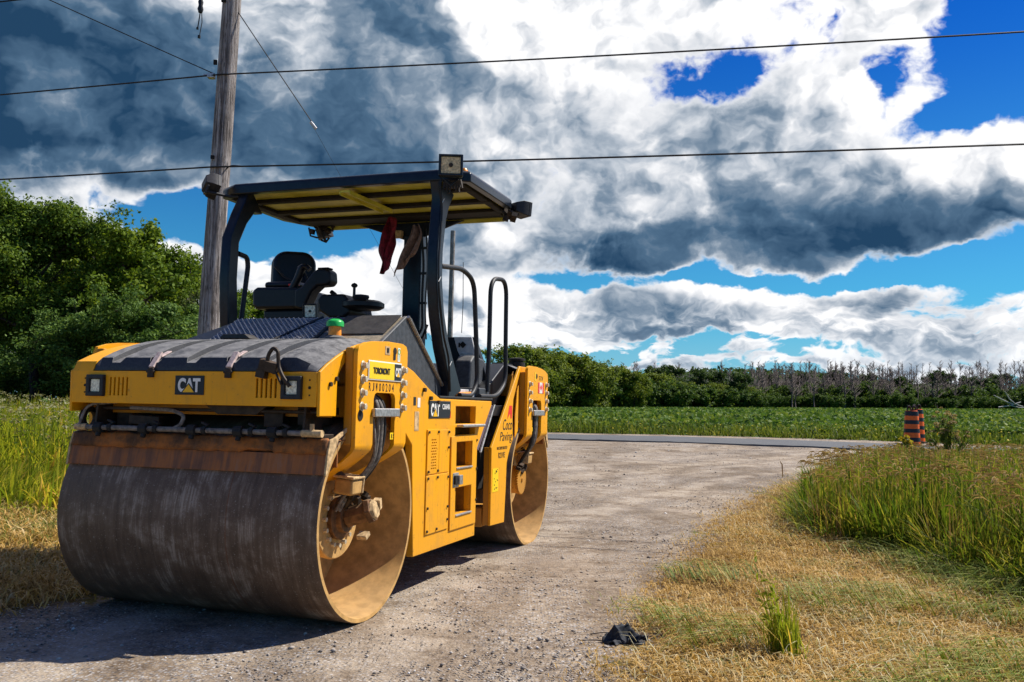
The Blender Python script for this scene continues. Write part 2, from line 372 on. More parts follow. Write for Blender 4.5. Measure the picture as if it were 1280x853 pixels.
# ------------------------------------------------------------------ the road roller
YD = 1.757; RD = .65; WD = .952
def build_roller():
    T = empty('road_roller', (-1.2459, 7.7929, 0.), -rad(90 - 71.4969),
              'yellow tandem drum road roller with black canopy parked on the gravel', 'road roller')
    # ---------------- drums
    def drum(sg):
        d = MB()
        prof = [(-WD, RD - .03), (-WD, RD - .004), (-WD + .006, RD), (-.33, RD), (-.326, RD - .004), (-.322, RD), (WD - .006, RD), (WD, RD - .004)]
        # outer skin
        n = 128; k = 8; vs = []; fs = []; mi = []
        prof = [(-WD, RD - .028), (-WD, RD - .004), (-WD + .005, RD), (WD - .005, RD), (WD, RD - .004), (WD, RD - .028), (WD - .02, RD - .03), (-WD + .02, RD - .03)]
        for t, r in prof:
            for i in range(n):
                a = 2 * PI * i / n; vs.append((t, r * math.cos(a), r * math.sin(a)))
        for j in range(k):
            j2 = (j + 1) % k
            for i in range(n):
                fs.append((j * n + i, j * n + (i + 1) % n, j2 * n + (i + 1) % n, j2 * n + i)); mi.append(0 if j in (1, 2, 3) else 1)
        d.v = [(x, y + sg * YD, z + RD) for x, y, z in vs]; d.f = fs; d.m = mi
        o = d.build('drum', ['drum', 'tan'], T, origin=(0, sg * YD, RD), sharp=50)
        b = MB()
        for s in (-1, 1):
            b.lathe([(s * .40, .001), (s * .40, RD - .0305), (s * .425, RD - .0305), (s * .425, .001)], (0, sg * YD, RD), 'x', 72)
        b.build('drum_web', 'tan', o)
        for ch in o.children: ch.matrix_parent_inverse = Matrix.Translation((0, -sg * YD, -RD))
        return o
    for sg in (-1, 1):
        D = drum(sg)
        def sub(b, name, mat, **kw):
            old = set(D.children); q = b.build(name, mat, D, **kw)
            for c_ in set(D.children) - old: c_.matrix_parent_inverse = Matrix.Translation((0, -sg * YD, -RD))
            return q
        for s in (1, -1):
            c = (0, sg * YD, RD)
            hb = MB().lathe([(s * .43, .001), (s * .43, .235), (s * .70, .275), (s * .725, .270), (s * .725, .001)], c, 'x', 48)
            sub(hb, 'drum_hub', 'tan', bevel=.006)
            hb = MB()
            for i in range(16):
                a = 2 * PI * i / 16
                hb.cyl((s * .724, c[1] + .185 * math.cos(a), c[2] + .185 * math.sin(a)), (s * .75, c[1] + .185 * math.cos(a), c[2] + .185 * math.sin(a)), .015, 6)
            if s > 0 and sg < 0: sub(hb, 'hub_bolt', 'bolt')
            mt = MB(my=1)
            if sg < 0:
                mt.lathe([(s * .726, .001), (s * .726, .15), (s * .76, .15), (s * .765, .105), (s * .80, .10), (s * .80, .001)], c, 'x', 12)
                mt.tube([(s * .79, c[1] + .0, c[2]), (s * .94, c[1] + .02, c[2] + .045)], [.070, .066], 10)
                mt.tube([(s * .93, c[1] + .018, c[2] + .041), (s * .965, c[1] + .024, c[2] + .053)], [.088, .082], 6)
                sub(mt, 'drive_motor', 'motor' , bevel=.004)
                fl = MB().tube([(s * .966, c[1] + .024, c[2] + .053), (s * .99, c[1] + .026, c[2] + .058)], [.070, .055], 8)
                fl.obox((s * .965, c[1] + .085, c[2] + .085), (.05, .05, .07), (.3, 0, .2)); fl.obox((s * .95, c[1] - .07, c[2] - .10), (.07, .06, .03), (.5, 0, 0))
                sub(fl, 'motor_flange', 'cream', bevel=.004)
            else:
                n = 36; pts = []
                for i in range(n * 2):
                    a = 2 * PI * i / (n * 2) + .04; r = .150 if i % 2 else .136
                    pts.append((c[1] + r * math.cos(a), c[2] + r * math.sin(a)))
                mt.prism(pts, 'x', s * .835, s * .86)
                mt.lathe([(s * .60, .001), (s * .60, .140), (s * .8345, .140), (s * .8345, .001)], c, 'x', 40)
                mt.lathe([(s * .8605, .001), (s * .8605, .02), (s * .872, .018), (s * .872, .001)], c, 'x', 12)
                sub(mt, 'drive_gear', 'yellow_dirty')
    # ---------------- yokes (front and rear, mirrored)
    def xb(z):
        t = max(0., 1.12 - z); return 1.02 - min(.34, 1.7 * t * t / (t + .07))
    for sg in (-1, 1):
        for s in (1, -1):
            # outer plate with hose slot, its legs curling in to the hub
            outer = [(-2.105, 1.12), (-2.105, 1.70), (-2.085, 1.745), (-1.99, 1.773), (-1.88, 1.788), (-1.69, 1.80), (-1.47, 1.80), (-1.41, 1.785), (-1.388, 1.75),
                     (-1.385, 1.09), (-1.44, 1.03), (-1.52, .95), (-1.585, .86), (-1.62, .74), (-1.66, .66), (-1.86, .66), (-1.90, .74), (-1.955, .84), (-2.03, .93), (-2.10, 1.02)]
            hole = [(-1.875, 1.42), (-1.862, 1.448), (-1.835, 1.46), (-1.605, 1.46), (-1.578, 1.448), (-1.565, 1.42), (-1.565, 1.12), (-1.59, 1.04), (-1.63, .98), (-1.67, .94), (-1.83, .94), (-1.86, .99), (-1.875, 1.06)]
            b = MB(); b.prism([(y, z) for y, z in outer], 'x', -.028, 0., holes=[hole])
            me = bpy.data.meshes.new('yoke_plate'); me.from_pydata(b.v, [], b.f)
            bm = bmesh.new(); bm.from_mesh(me); bmesh.ops.remove_doubles(bm, verts=bm.verts, dist=1e-5)
            for q in range(14):
                z = 1.13 - .034 * q
                bmesh.ops.bisect_plane(bm, geom=bm.verts[:] + bm.edges[:] + bm.faces[:], plane_co=(0, 0, z), plane_no=(0, 0, 1))
            for v in bm.verts:
                x, y, z = v.co; e = 1.7 * 2 * max(0, 1.12 - z)
                tilt = min(1.1, e * 1.2) if z < 1.12 else 0
                xx = xb(z)
                # thickness follows the bend
                v.co = (s * (xx + x), -sg * y, z + (-x) * math.sin(min(tilt, 1.1)) * -.9 if x < -.001 else z)
                v.co.z = z - (-x) * math.sin(min(tilt, 1.1)) if x < -.001 else z
            bmesh.ops.recalc_face_normals(bm, faces=bm.faces); bm.to_mesh(me); bm.free()
            me.materials.append(M['yellow']); me.polygons.foreach_set('use_smooth', [True] * len(me.polygons)); me.set_sharp_from_angle(angle=rad(35))
            pl = bpy.data.objects.new('yoke_plate', me); COL.objects.link(pl); pl.parent = T
            if s > 0:
                bv = pl.modifiers.new('bevel', 'BEVEL'); bv.width = .006; bv.segments = 2; bv.limit_method = 'ANGLE'; bv.angle_limit = rad(50); bv = pl.modifiers.new('weighted_normal', 'WEIGHTED_NORMAL')
            for col, ys in ((0, -2.035), (1, -1.46)):
                for i in range(4):
                    z = 1.625 - i * .085 + (0 if col == 0 else -.006)
                    y = -sg * ys
                    b = MB().cyl((s * 1.0202, y, z), (s * 1.026, y, z), .030, 16)
                    b.cyl((s * 1.0262, y, z), (s * 1.052, y, z), .021, 6)
                    b.build('bolt', 'bolt', pl, bevel=.002, seg=1)
            # clamp bar over the slot and its hoses
            b = MB(my=-sg, mx=s).box(1.021, 1.05, -1.90, -1.545, 1.305, 1.36); b.build('hose_clamp', 'steel', pl, bevel=.006)
            if s > 0:
                for i, (dy, x0, zt) in enumerate(((-.05, 1.0, 1.40), (-.005, 1.01, 1.385), (.045, .99, 1.41), (-.09, .97, 1.36))):
                    pts = [(x0 - .10, -1.74 + dy * .5, 1.47), (x0, -1.73 + dy, zt), (1.0, -1.715 + dy, 1.20), (.975 + .015 * (i % 2), -1.72 + dy * .7, 1.04), (.93, -1.74 + dy * .6, .95), (.86, -1.77 + dy * .6, .86), (.82, -1.79 + dy, .78), (.78, -1.80 + dy, .70)]
                    MB(my=-sg, mx=s).tube(arc(pts, 5, .09), .0155 if i < 3 else .010, 10).build('hydraulic_hose', 'hose' if i != 2 else 'rubber', pl)
                b = MB(my=-sg, mx=s).obox((.85, -1.86, .86), (.13, .14, .10), (0, .1, 0)); b.build('hose_bracket', 'tan', pl, bevel=.015)
                b = MB(my=-sg, mx=s).obox((.855, -1.86, .922), (.15, .16, .018), (0, .1, 0)); b.obox((.875, -1.782, .87), (.09, .018, .11), (0, .1, 0)); b.build('bracket_lid', 'cream', pl, bevel=.006)
                b = MB(my=-sg, mx=s)
                for i in range(5):
                    b.obox((.86 + .012 * (i % 2), -1.84 + .05 * i, .80 - .03 * (i % 3)), (.05, .03, .05), (.4 * i, .3, 0))
                b.tube(arc([(.80, -1.93, .96), (.86, -1.90, .90), (.87, -1.84, .80), (.80, -1.80, .72)], 4, .05), .02, 8)
                b.build('hose_fittings', 'greasy', pl)
        # lifting hole, sight window
        # cross frame between the plates, standing in shade behind them
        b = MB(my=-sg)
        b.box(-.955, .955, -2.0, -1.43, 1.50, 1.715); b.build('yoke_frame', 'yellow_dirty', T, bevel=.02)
        b = MB(my=-sg)
        for s in (1, -1):
            b.box(min(s * .93, s * .991), max(s * .93, s * .991), -2.104, -2.055, 1.13, 1.735)
            b.box(min(s * .93, s * .991), max(s * .93, s * .991), -1.435, -1.386, 1.13, 1.735)
            b.box(min(s * .78, s * .93), max(s * .78, s * .93), -2.03, -1.46, 1.30, 1.499)
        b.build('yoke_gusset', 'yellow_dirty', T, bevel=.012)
        # ---------------- hood band and side cheeks
        b = MB(my=-sg)
        cheek = [(-2.379, 1.307), (-2.384, 1.569), (-2.30, 1.620), (-2.20, 1.668), (-2.10, 1.71), (-2.0, 1.745), (-1.90, 1.77), (-1.80, 1.784), (-1.70, 1.792), (-1.40, 1.793), (-1.40, 1.72),
                 (-1.99, 1.70), (-2.06, 1.66), (-2.115, 1.62), (-2.155, 1.575), (-2.178, 1.53), (-2.182, 1.307)]
        for s in (1, -1):
            b.prism(cheek, 'x', s * .907, s * .927)
            b.box(min(s * .80, s * .9065), max(s * .80, s * .9065), -2.194, -2.182, 1.31, 1.56)
        hood = b.build('hood', 'yellow', T, bevel=.005)
        b = MB(my=-sg)
        # front band: with slot holes
        slots = []
        for x0 in (-.605, .49):
            for i in range(5):
                xx = x0 + i * .0325; slots.append([(xx, 1.412), (xx + .013, 1.412), (xx + .013, 1.528), (xx, 1.528)])
        b.prism([(-.9065, 1.362), (.9065, 1.362), (.9065, 1.568), (-.9065, 1.568)], 'y', -2.384, -2.366, holes=slots)
        b.build('hood_front', 'yellow', hood, bevel=.003)
        b = MB(my=-sg).box(-.906, .906, -2.3655, -2.20, 1.362, 1.374); b.box(-.906, .906, -2.20, -2.19, 1.30, 1.374); b.build('hood_lip', 'yellow_dirty', hood, bevel=.004)
        MB(my=-sg).box(-.70, .70, -2.355, -2.25, 1.376, 1.56).build('hood_backing', 'dark', hood)
        b = MB(my=-sg)
        for x in (-.80, .86):
            for z in (1.43, 1.475, 1.52): b.cyl((x + .0, -2.384, z), (x, -2.388, z), .009 if z == 1.475 else .005, 10)
        b.build('hood_rivets', 'dark', hood)
        b = MB(my=-sg)
        for y, z in ((-2.27, 1.50), (-2.20, 1.535)): b.cyl((.9275, y, z), (.942, y, z), .014, 8)
        b.build('hood_bolts', 'greasy', hood)
        # headlights
        for x0, x1 in ((-.772, -.636), (.677, .813)):
            fr = [(x0, 1.405), (x1, 1.405), (x1, 1.543), (x0, 1.543)]; e = .027
            b = MB(my=-sg).prism(fr, 'y', -2.412, -2.372, holes=[[(x0 + e, 1.405 + e), (x1 - e, 1.405 + e), (x1 - e, 1.543 - e), (x0 + e, 1.543 - e)]])
            hl = b.build('headlight', 'black', T, bevel=.005)
            b = MB(my=-sg).box(x0 + e + .001, x1 - e - .001, -2.398, -2.374, 1.405 + e + .001, 1.543 - e - .001); b.build('lens', 'lens', hl, bevel=.004)
        if sg < 0:
            b = MB().box(-.094, .12, -2.390, -2.3845, 1.422, 1.541); bd = b.build('badge', 'signblack', T, bevel=.002)
            cat_logo('y', (.013, -2.3905, 1.482), .165, .088, bd)
        # ---------------- ribbed engine cover
        ypr = [(-2.377, 1.572), (-2.374, 1.602), (-2.352, 1.656), (-2.25, 1.70), (-2.15, 1.737), (-2.05, 1.766), (-1.95, 1.79), (-1.85, 1.806), (-1.75, 1.818), (-1.65, 1.826), (-1.55, 1.828), (-1.40, 1.828)]
        gro = [(-.577, .032), (-.281, .032), (0., .032), (.293, .032), (.588, .032)]
        xs = [(-.90, -1.), (-.885, -.55), (-.845, 0.), (-.79, .0)]
        edges = [-.79]
        pts = [(-.775, 'b'), (-.768, 'm'), (-.70, 't')]
        for g, w in gro:
            pts += [(g - w - .006, 't'), (g - w + .004, 'g'), (g + w + .004, 'g'), (g + w + .030, 't')]
        pts += [(.745, 't'), (.832, 'c'), (.898, 'b')]
        b = MB(my=-sg); vs = []
        for yi, (y, z) in enumerate(ypr):
            for x, kx in pts:
                zz = z
                if kx == 'g': zz = z - .034 if yi > 1 else z
                if yi > 1:
                    if kx == 'm': zz = z - .055
                    if kx == 'c': zz = z - .036
                    if kx == 'b': zz = min(z - .062, z - .062)
                elif kx in 'b' and yi == 1: zz = z - .02
                yy = y
                if yi == 2 and kx == 'g': yy = y - .018
                if kx in 'mcb' and yi in (1, 2): yy = y + .018
                vs.append((x, yy, max(zz, 1.571 - (0. if yi else .0))))
        nx = len(pts); ny = len(ypr)
        fs = [(j * nx + i, j * nx + i + 1, (j + 1) * nx + i + 1, (j + 1) * nx + i) for j in range(ny - 1) for i in range(nx - 1)]
        b.add(vs, fs)
        cov = b.build('engine_cover', 'cover', T, sharp=22)
        so = cov.modifiers.new('solid', 'SOLIDIFY'); so.thickness = .012; so.offset = -1
        so = cov.modifiers.new('bevel', 'BEVEL'); so.width = .006; so.segments = 2; so.limit_method = 'ANGLE'; so.angle_limit = rad(28); so = cov.modifiers.new('weighted_normal', 'WEIGHTED_NORMAL'); so.keep_sharp = True
        b = MB(my=-sg); vs = []
        for y, z in [(-2.383, 1.569)] + ypr[2:]:
            zz = min(z - .025, z) if y > -2.38 else z
            for x in (-.9065, -.745): vs += [(x, y, zz), (x, y, zz - .012)]
        k_ = len(vs) // 4
        fs = []
        for i in range(k_ - 1):
            a = i * 4; fs += [(a, a + 2, a + 6, a + 4), (a + 1, a + 5, a + 7, a + 3), (a, a + 4, a + 5, a + 1), (a + 2, a + 3, a + 7, a + 6)]
        fs += [(0, 1, 3, 2), (k_ * 4 - 4, k_ * 4 - 2, k_ * 4 - 1, k_ * 4 - 3)]
        b.add(vs, fs).build('hood_shoulder', 'yellow', hood)
        for x in (-.279, .295):
            b = MB(my=-sg)
            b.obox((x, -2.352, 1.640), (.040, .018, .125), (-.66, 0, 0)); b.obox((x, -2.27, 1.682), (.034, .10, .010), (.42, 0, 0))
            lt = b.build('hood_latch', 'pink', cov, bevel=.004)
            b = MB(my=-sg).box(x - .022, x + .022, -2.402, -2.385, 1.528, 1.585); b.cyl((x - .03, -2.396, 1.565), (x + .03, -2.396, 1.565), .009, 8)
            b.build('latch_clip', 'greasy', T, bevel=.003)
        # ---------------- spray bar, scraper, brackets
        b = MB(my=-sg).tube([(-.86, -2.35, 1.205), (.82, -2.35, 1.205)], .0165, 12)
        sb = b.build('spray_bar', 'hose', T)
        b = MB(my=-sg); b.tube([(.80, -2.35, 1.205), (.935, -2.35, 1.205)], .022, 12); b.tube([(.865, -2.35, 1.225), (.865, -2.35, 1.262)], .014, 8); b.tube([(-.89, -2.35, 1.205), (-.80, -2.35, 1.205)], .022, 8)
        b.build('end_valve', 'cream', sb)
        for x in (-.70, -.345, .02, .36, .60):
            b = MB(my=-sg).tube([(x - .030, -2.35, 1.205), (x + .030, -2.35, 1.205)], .035, 10); b.tube([(x + .075, -2.35, 1.207), (x + .105, -2.35, 1.207)], .027, 8)
            b.tube([(x, -2.35, 1.19), (x, -2.362, 1.15)], .017, 8); b.obox((x + .09, -2.345, 1.245), (.05, .03, .012), (0, .4, 0))
            b.build('nozzle_clamp', 'rubber', sb, bevel=.003)
        b = MB(my=-sg)
        b.tube(arc([(-.50, -2.30, 1.335), (-.16, -2.31, 1.325), (-.06, -2.33, 1.29), (-.075, -2.34, 1.235), (-.12, -2.35, 1.21)], 6, .06), .013, 8)
        b.tube(arc([(-.86, -2.36, 1.21), (-.83, -2.33, 1.35), (-.60, -2.30, 1.37)], 6, .06), .009, 8)
        b.build('spray_hose', 'hose', sb)
        led = MB(my=-sg).box(-.965, .955, -2.290, -2.06, 1.158, 1.166); led.box(-.955, .952, -2.20, -2.188, 1.0, 1.157)
        ld = led.build('scraper_frame', 'rust', T, bevel=.003)
        rn = random.Random(5); b = MB(my=-sg)
        n = 60; vs = []
        for i in range(n + 1):
            x = -.935 + 1.885 * i / n
            zb = 1.078 + rn.uniform(-.004, .004) + (.012 if .38 < x < .58 else 0)
            off = .004 * math.sin(i * .9) + rn.uniform(-.003, .003)
            for z, y in ((1.160, -2.282), (1.150, -2.291 + off), (1.12, -2.298 + off * 1.5 + (.014 if .42 < x < .60 else 0)), (zb, -2.312)): vs.append((x, y, z))
        b.add(vs, [(i * 4 + j, i * 4 + j + 1, (i + 1) * 4 + j + 1, (i + 1) * 4 + j) for i in range(n) for j in range(3)])
        q = b.build('scraper_bar', 'rust', ld, sharp=60); so = q.modifiers.new('solid', 'SOLIDIFY'); so.thickness = .03; so.offset = 1 
        b = MB(my=-sg).prism([(-2.322, .962), (-2.345, .964), (-2.318, 1.084), (-2.296, 1.082)], 'x', -.945, .948)
        b.build('scraper_blade', 'scraper', ld, bevel=.003)
        b = MB(my=-sg)
        for s in (1, -1):
            b.prism([(-2.345, .960), (-2.336, .955), (-2.20, 1.17), (-2.05, 1.235), (-2.06, 1.255), (-2.23, 1.185), (-2.30, 1.168), (-2.325, 1.09)], 'x', s * .949, s * .963)
        b.build('scraper_end_plate', 'cream', ld, bevel=.002)
        b = MB(my=-sg)
        for x in (-.745, .80):
            h = [(-2.30, 1.30), (-2.27, 1.335), (-2.235, 1.30), (-2.27, 1.235)]
            b.prism([(-2.345, 1.17), (-2.325, 1.372), (-2.10, 1.372), (-2.15, 1.17)], 'x', x - .008, x + .008)
        for x in (-.86,):
            b.lathe([(-.02, .045), (-.02, .075), (.02, .075), (.02, .045)], (x, -2.27, 1.26), 'x', 20, close=True)
        b.build('scraper_bracket', 'greasy', ld, bevel=.002)
        b = MB(my=-sg); b.box(-.86, .86, -2.15, -1.95, 1.315, 1.36); b.box(-.70, -.58, -2.20, -2.0, 1.20, 1.30); b.box(.70, .80, -2.25, -2.0, 1.25, 1.37)
        b.obox((-.42, -2.22, 1.255), (.22, .12, .06), (0, .05, .1)); b.obox((.52, -2.2, 1.285), (.12, .12, .10), (0, 0, .3)); b.tube([(-.8, -2.28, 1.33), (.88, -2.28, 1.33)], .012, 8)
        b.prism([(.06, 1.365), (.52, 1.365), (.44, 1.306), (.16, 1.306)], 'y', -2.30, -2.05)
        b.build('undercarriage', 'greasy', T, bevel=.008)
        b = MB(my=-sg).box(.60, .92, -2.30, -2.11, 1.166, 1.20); b.build('side_tray', 'greasy', T, bevel=.004)
    # decals on the near yokes
    b = MB().box(1.021, 1.027, -1.969, -1.492, 1.539, 1.664); pn = b.build('dealer_sign', 'white', T, bevel=.002)
    MB().box(1.0272, 1.029, -1.960, -1.606, 1.547, 1.656).build('sign_face', 'plate_yellow', pn)
    MB().box(1.0272, 1.029, -1.605, -1.501, 1.547, 1.656).build('sign_end', 'signblack', pn)
    text('lettering', 'TOROMONT', 'x', (1.0292, -1.792, 1.601), .235, .042, 'ink', pn, bold=.03)
    text('lettering', 'CAT', 'x', (1.0292, -1.553, 1.601), .078, .060, 'white', pn, bold=.045)
    R = MB().prism([(-1.577, 1.571), (-1.533, 1.571), (-1.555, 1.60)], 'x', 1.0292, 1.034); R.build('emblem', 'logo_yellow', pn, smooth=False)
    for i, ch in enumerate('RJW00204'):
        text('stencil_mark', ch, 'x', (1.0202, -1.935 + i * .047, 1.496), .026, .052, 'ink', T, bold=.01, depth=.001)
    def sticker(y0, y1, z0, z1, mat, x=1.0205, name='sticker'):
        return MB().box(x, x + .002, min(y0, y1), max(y0, y1), z0, z1).build(name, mat, T)
    st = sticker(-1.735, -1.665, 1.712, 1.768, 'cream'); text('lettering', 'I', 'x', (1.0228, -1.70, 1.742), .03, .03, 'ink', st, bold=.02)
    b = MB().lathe([(1.021, .001), (1.021, .026), (1.0235, .024), (1.0235, .001)], (0, -1.59, 1.742), 'x', 16); b.box(1.021, 1.0235, -1.612, -1.58, 1.685, 1.73); b.build('inspection_hole', 'dark', T)
    st = sticker(-1.548, -1.512, 1.675, 1.768, 'white'); b = MB().lathe([(1.0226, .014), (1.0226, .019), (1.024, .019), (1.024, .014)], (0, -1.53, 1.742), 'x', 16, close=True); b.box(1.0226, 1.024, -1.533, -1.527, 1.685, 1.722); b.build('symbol', 'green', st)
    st = sticker(-1.615, -1.53, 1.155, 1.20, 'plate_yellow', 1.0125); text('lettering', '15', 'x', (1.0146, -1.572, 1.177), .05, .028, 'ink', st, bold=.01)
    for (y0, y1, z0, z1, mt) in ((-1.36, -1.345, 1.53, 1.60, 'white'), (-1.315, -1.265, 1.37, 1.44, 'signblack'), (-1.225, -1.17, 1.345, 1.425, 'white'), (-1.29, -1.20, 1.18, 1.31, 'cream')):
        pass
    for (y0, y1, z0, z1, mt) in ((-1.10, -1.06, 1.385, 1.445, 'signblack'), (-1.03, -.985, 1.37, 1.44, 'white'), (-1.075, -1.0, 1.20, 1.34, 'cream')):
        sticker(y0, y1, z0, z1, mt, .9405)
    b = MB().lathe([(1.021, .001), (1.021, .034), (1.024, .033), (1.024, .001)], (0, -2.05, 1.315), 'x', 16); b.build('lifting_eye', 'dark', T)
    # rear yoke decals: number and the maple leaf flag
    text('stencil_mark', 'STCW', 'x', (1.0202, 1.845, 1.688), .15, .045, 'ink', T, bold=.0, depth=.001)
    f = sticker(1.745, 1.945, 1.535, 1.645, 'white', name='flag_decal')
    MB().box(1.0226, 1.0235, 1.745, 1.795, 1.535, 1.645).build('flag_stripe', 'red', f); MB().box(1.0226, 1.0235, 1.895, 1.945, 1.535, 1.645).build('flag_stripe', 'red', f)
    leaf = [(0, .5), (.12, .22), (.3, .3), (.28, .1), (.48, .08), (.2, -.2), (.22, -.28), (.03, -.24), (.03, -.48), (-.03, -.48), (-.03, -.24), (-.22, -.28), (-.2, -.2), (-.48, .08), (-.28, .1), (-.3, .3), (-.12, .22)]
    MB().prism([(1.845 + .085 * a, 1.59 + .085 * c) for a, c in leaf], 'x', 1.0226, 1.0238).build('maple_leaf', 'red', f)
    sticker(1.63, 1.66, 1.655, 1.745, 'plate_yellow'); b = MB().lathe([(1.021, .001), (1.021, .026), (1.0235, .024), (1.0235, .001)], (0, 1.69, 1.705), 'x', 16); b.build('inspection_hole', 'dark', T)
    sticker(1.50, 1.58, 1.15, 1.19, 'plate_yellow', 1.0175)

    # ---------------- chassis, side panel and ladder
    core = [(-1.02, .33), (-1.09, 1.12), (-1.29, 1.27), (-1.36, 1.66), (-1.09, 1.60), (-.80, 1.48), (-.60, 1.42), (.56, 1.41), (.215, 1.02), (.19, .32)]
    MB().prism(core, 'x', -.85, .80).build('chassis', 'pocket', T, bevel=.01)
    skin = [(-1.04, .295), (-1.105, 1.10), (-1.30, 1.25), (-1.375, 1.70), (-1.105, 1.628), (-.80, 1.502), (-.604, 1.439), (.571, 1.434), (.573, 1.400), (.229, 1.031), (.203, .290)]
    def rect(y0, y1, z0, z1): return [(y0, z0), (y1, z0), (y1, z1), (y0, z1)]
    holes = [rect(-.28, .175, 1.24, 1.384), rect(-.28, .17, 1.150, 1.212), rect(-.272, .080, .888, 1.094), rect(-.276, .070, .512, .728)]
    for s in (1, -1):
        b = MB(mx=s).prism(skin, 'x', .885, .94, holes=holes); sp = b.build('side_panel', 'yellow', T, bevel=.005)
        if s > 0:
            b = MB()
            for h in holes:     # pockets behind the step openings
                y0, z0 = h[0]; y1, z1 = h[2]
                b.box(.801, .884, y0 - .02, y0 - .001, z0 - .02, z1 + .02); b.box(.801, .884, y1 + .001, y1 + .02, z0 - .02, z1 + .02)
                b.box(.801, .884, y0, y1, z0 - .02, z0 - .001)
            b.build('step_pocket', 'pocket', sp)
            b = MB().prism(rect(-.385, .190, .398, 1.142), 'x', .9405, .953, holes=[rect(-.272, .080, .888, 1.094), rect(-.276, .070, .512, .728)])
            lad = b.build('step_door', 'yellow', T, bevel=.006)
            b = MB()
            for z in (.507, .883): b.box(.935, .962, -.272, .075, z - .006, z + .006)
            b.build('step_tread', 'steel', lad, bevel=.002)
            b = MB().box(.9532, .957, -.345, -.225, .735, .85); b.box(.957, .985, -.27, -.20, .755, .83); lt = b.build('door_latch', 'steel', lad, bevel=.004)
            MB().box(.9572, .972, -.33, -.28, .76, .83).build('latch_plate', 'dark', lad, bevel=.003)
            b = MB().box(.90, 1.0, -.25, .27, 1.213, 1.236); b.build('step_bar', 'steel', T, bevel=.006)
            # access door and louvre strip
            MB().box(.9405, .950, -.855, -.415, .425, .862).build('access_door', 'yellow', T, bevel=.004)
            MB().box(.9405, .947, -.620, -.415, .868, 1.20).build('access_door', 'yellow', T, bevel=.004)
            b = MB().prism(rect(-.850, -.632, .870, 1.205), 'x', .9405, .950, holes=[rect(-.775 + c * .034 + (.009 if r % 2 else 0), -.775 + c * .034 + .02 + (.009 if r % 2 else 0), .905 + r * .0215, .905 + r * .0215 + .011) for r in range(11) for c in range(3)])
            lv = b.build('vent_strip', 'yellow', T, bevel=.002); MB().box(.9402, .9404, -.79, -.66, .895, 1.15).build('vent_backing', 'dark', lv)
            b = MB()
            for y, z in ((-.83, 1.185), (-.65, 1.185), (-.83, .89), (-.65, .89), (-.83, .84), (-.65, .84), (-.83, .45), (-.65, .45), (-.83, .62), (-.44, 1.18), (-.44, 1.06), (-.44, .83), (-.44, .60), (-.44, .50), (.18, 1.10), (.18, .86), (.18, .60)):
                b.cyl((.950, y, z), (.960, y, z), .010, 8)
            b.build('door_screws', 'greasy', sp)
            b = MB()
            for y, z in ((-.93, 1.50), (-.81, 1.44), (-.66, 1.41)): b.cyl((.9405, y, z), (.962, y, z), .017, 6)
            b.build('side_bolts', 'greasy', sp)
            b = MB().box(.9405, .946, -.825, -.405, 1.290, 1.422); bd = b.build('model_plate', 'signblack', T, bevel=.003)
            cat_logo('x', (.9462, -.715, 1.352), .165, .098, bd)
            text('lettering', 'CB64B', 'x', (.9462, -.505, 1.378), .145, .040, 'white', bd, bold=.01)
            MB().prism([(-.42, 1.2905), (-.405, 1.2905), (-.405, 1.345)], 'x', .9461, .948).build('sign_corner', 'red', bd, smooth=False)
    # platform
    MB().box(-.93, .935, -.60, .62, 1.440, 1.462).build('platform', 'rubber', T, bevel=.006)
    MB().box(-.93, .90, .621, 1.20, 1.30, 1.40).build('platform_rear', 'cab_dark', T, bevel=.006)
    # slanting grip strip beside the steps
    b = MB(); b.prism([(.575, 1.40), (.72, 1.40), (.36, 1.0), (.245, 1.03)], 'x', .86, .905); gs = b.build('grip_strip', 'purple', T, bevel=.004)
    b = MB(); b.prism([(.571, 1.405), (.597, 1.405), (.268, 1.015), (.243, 1.02)], 'x', .9055, .925); b.prism([(.70, 1.405), (.725, 1.405), (.385, .985), (.360, .985)], 'x', .9055, .925); b.build('strip_edge', 'steel', gs, bevel=.003)
    # articulation joint, dark between the frames
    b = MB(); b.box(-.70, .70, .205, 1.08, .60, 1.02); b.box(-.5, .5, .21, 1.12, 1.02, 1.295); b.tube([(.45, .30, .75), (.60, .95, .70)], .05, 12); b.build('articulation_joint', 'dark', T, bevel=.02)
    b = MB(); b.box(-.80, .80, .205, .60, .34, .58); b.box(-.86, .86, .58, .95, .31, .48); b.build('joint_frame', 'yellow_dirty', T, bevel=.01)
    b = MB(); b.tube(arc([(.62, .25, 1.30), (.66, .34, .95), (.62, .42, .70), (.5, .50, .62)], 6, .1), .022, 8); b.tube(arc([(.70, .27, 1.30), (.72, .30, .9), (.66, .36, .62), (.5, .50, .60)], 6, .1), .018, 8); b.build('joint_hose', 'rubber', T)
    # rear frame side plate
    rp = [(.570, .327), (.953, .317), (.985, .62), (1.0, .86), (1.04, .93), (1.095, 1.0), (1.168, 1.075), (1.15, 1.34), (1.165, 1.457), (1.40, 1.79), (1.345, 1.785), (.570, 1.02)]
    for s in (1, -1):
        b = MB(mx=s).prism(rp, 'x', .925, .95); fp = b.build('rear_frame_plate', 'yellow', T, bevel=.005)
        b = MB(mx=s).box(.875, .924, .572, .592, .33, 1.02); b.prism([(1.165, 1.20), (1.30, 1.20), (1.385, 1.30), (1.385, 1.74), (1.34, 1.70), (1.165, 1.44)], 'x', .86, .875); b.build('rear_frame_web', 'yellow_dirty', fp, bevel=.004)
    b = MB().prism([(1.185, 1.09), (1.275, 1.16), (1.275, 1.60), (1.235, 1.545), (1.185, 1.30)], 'x', .955, .965); b.build('gusset_strip', 'yellow', T, bevel=.003)
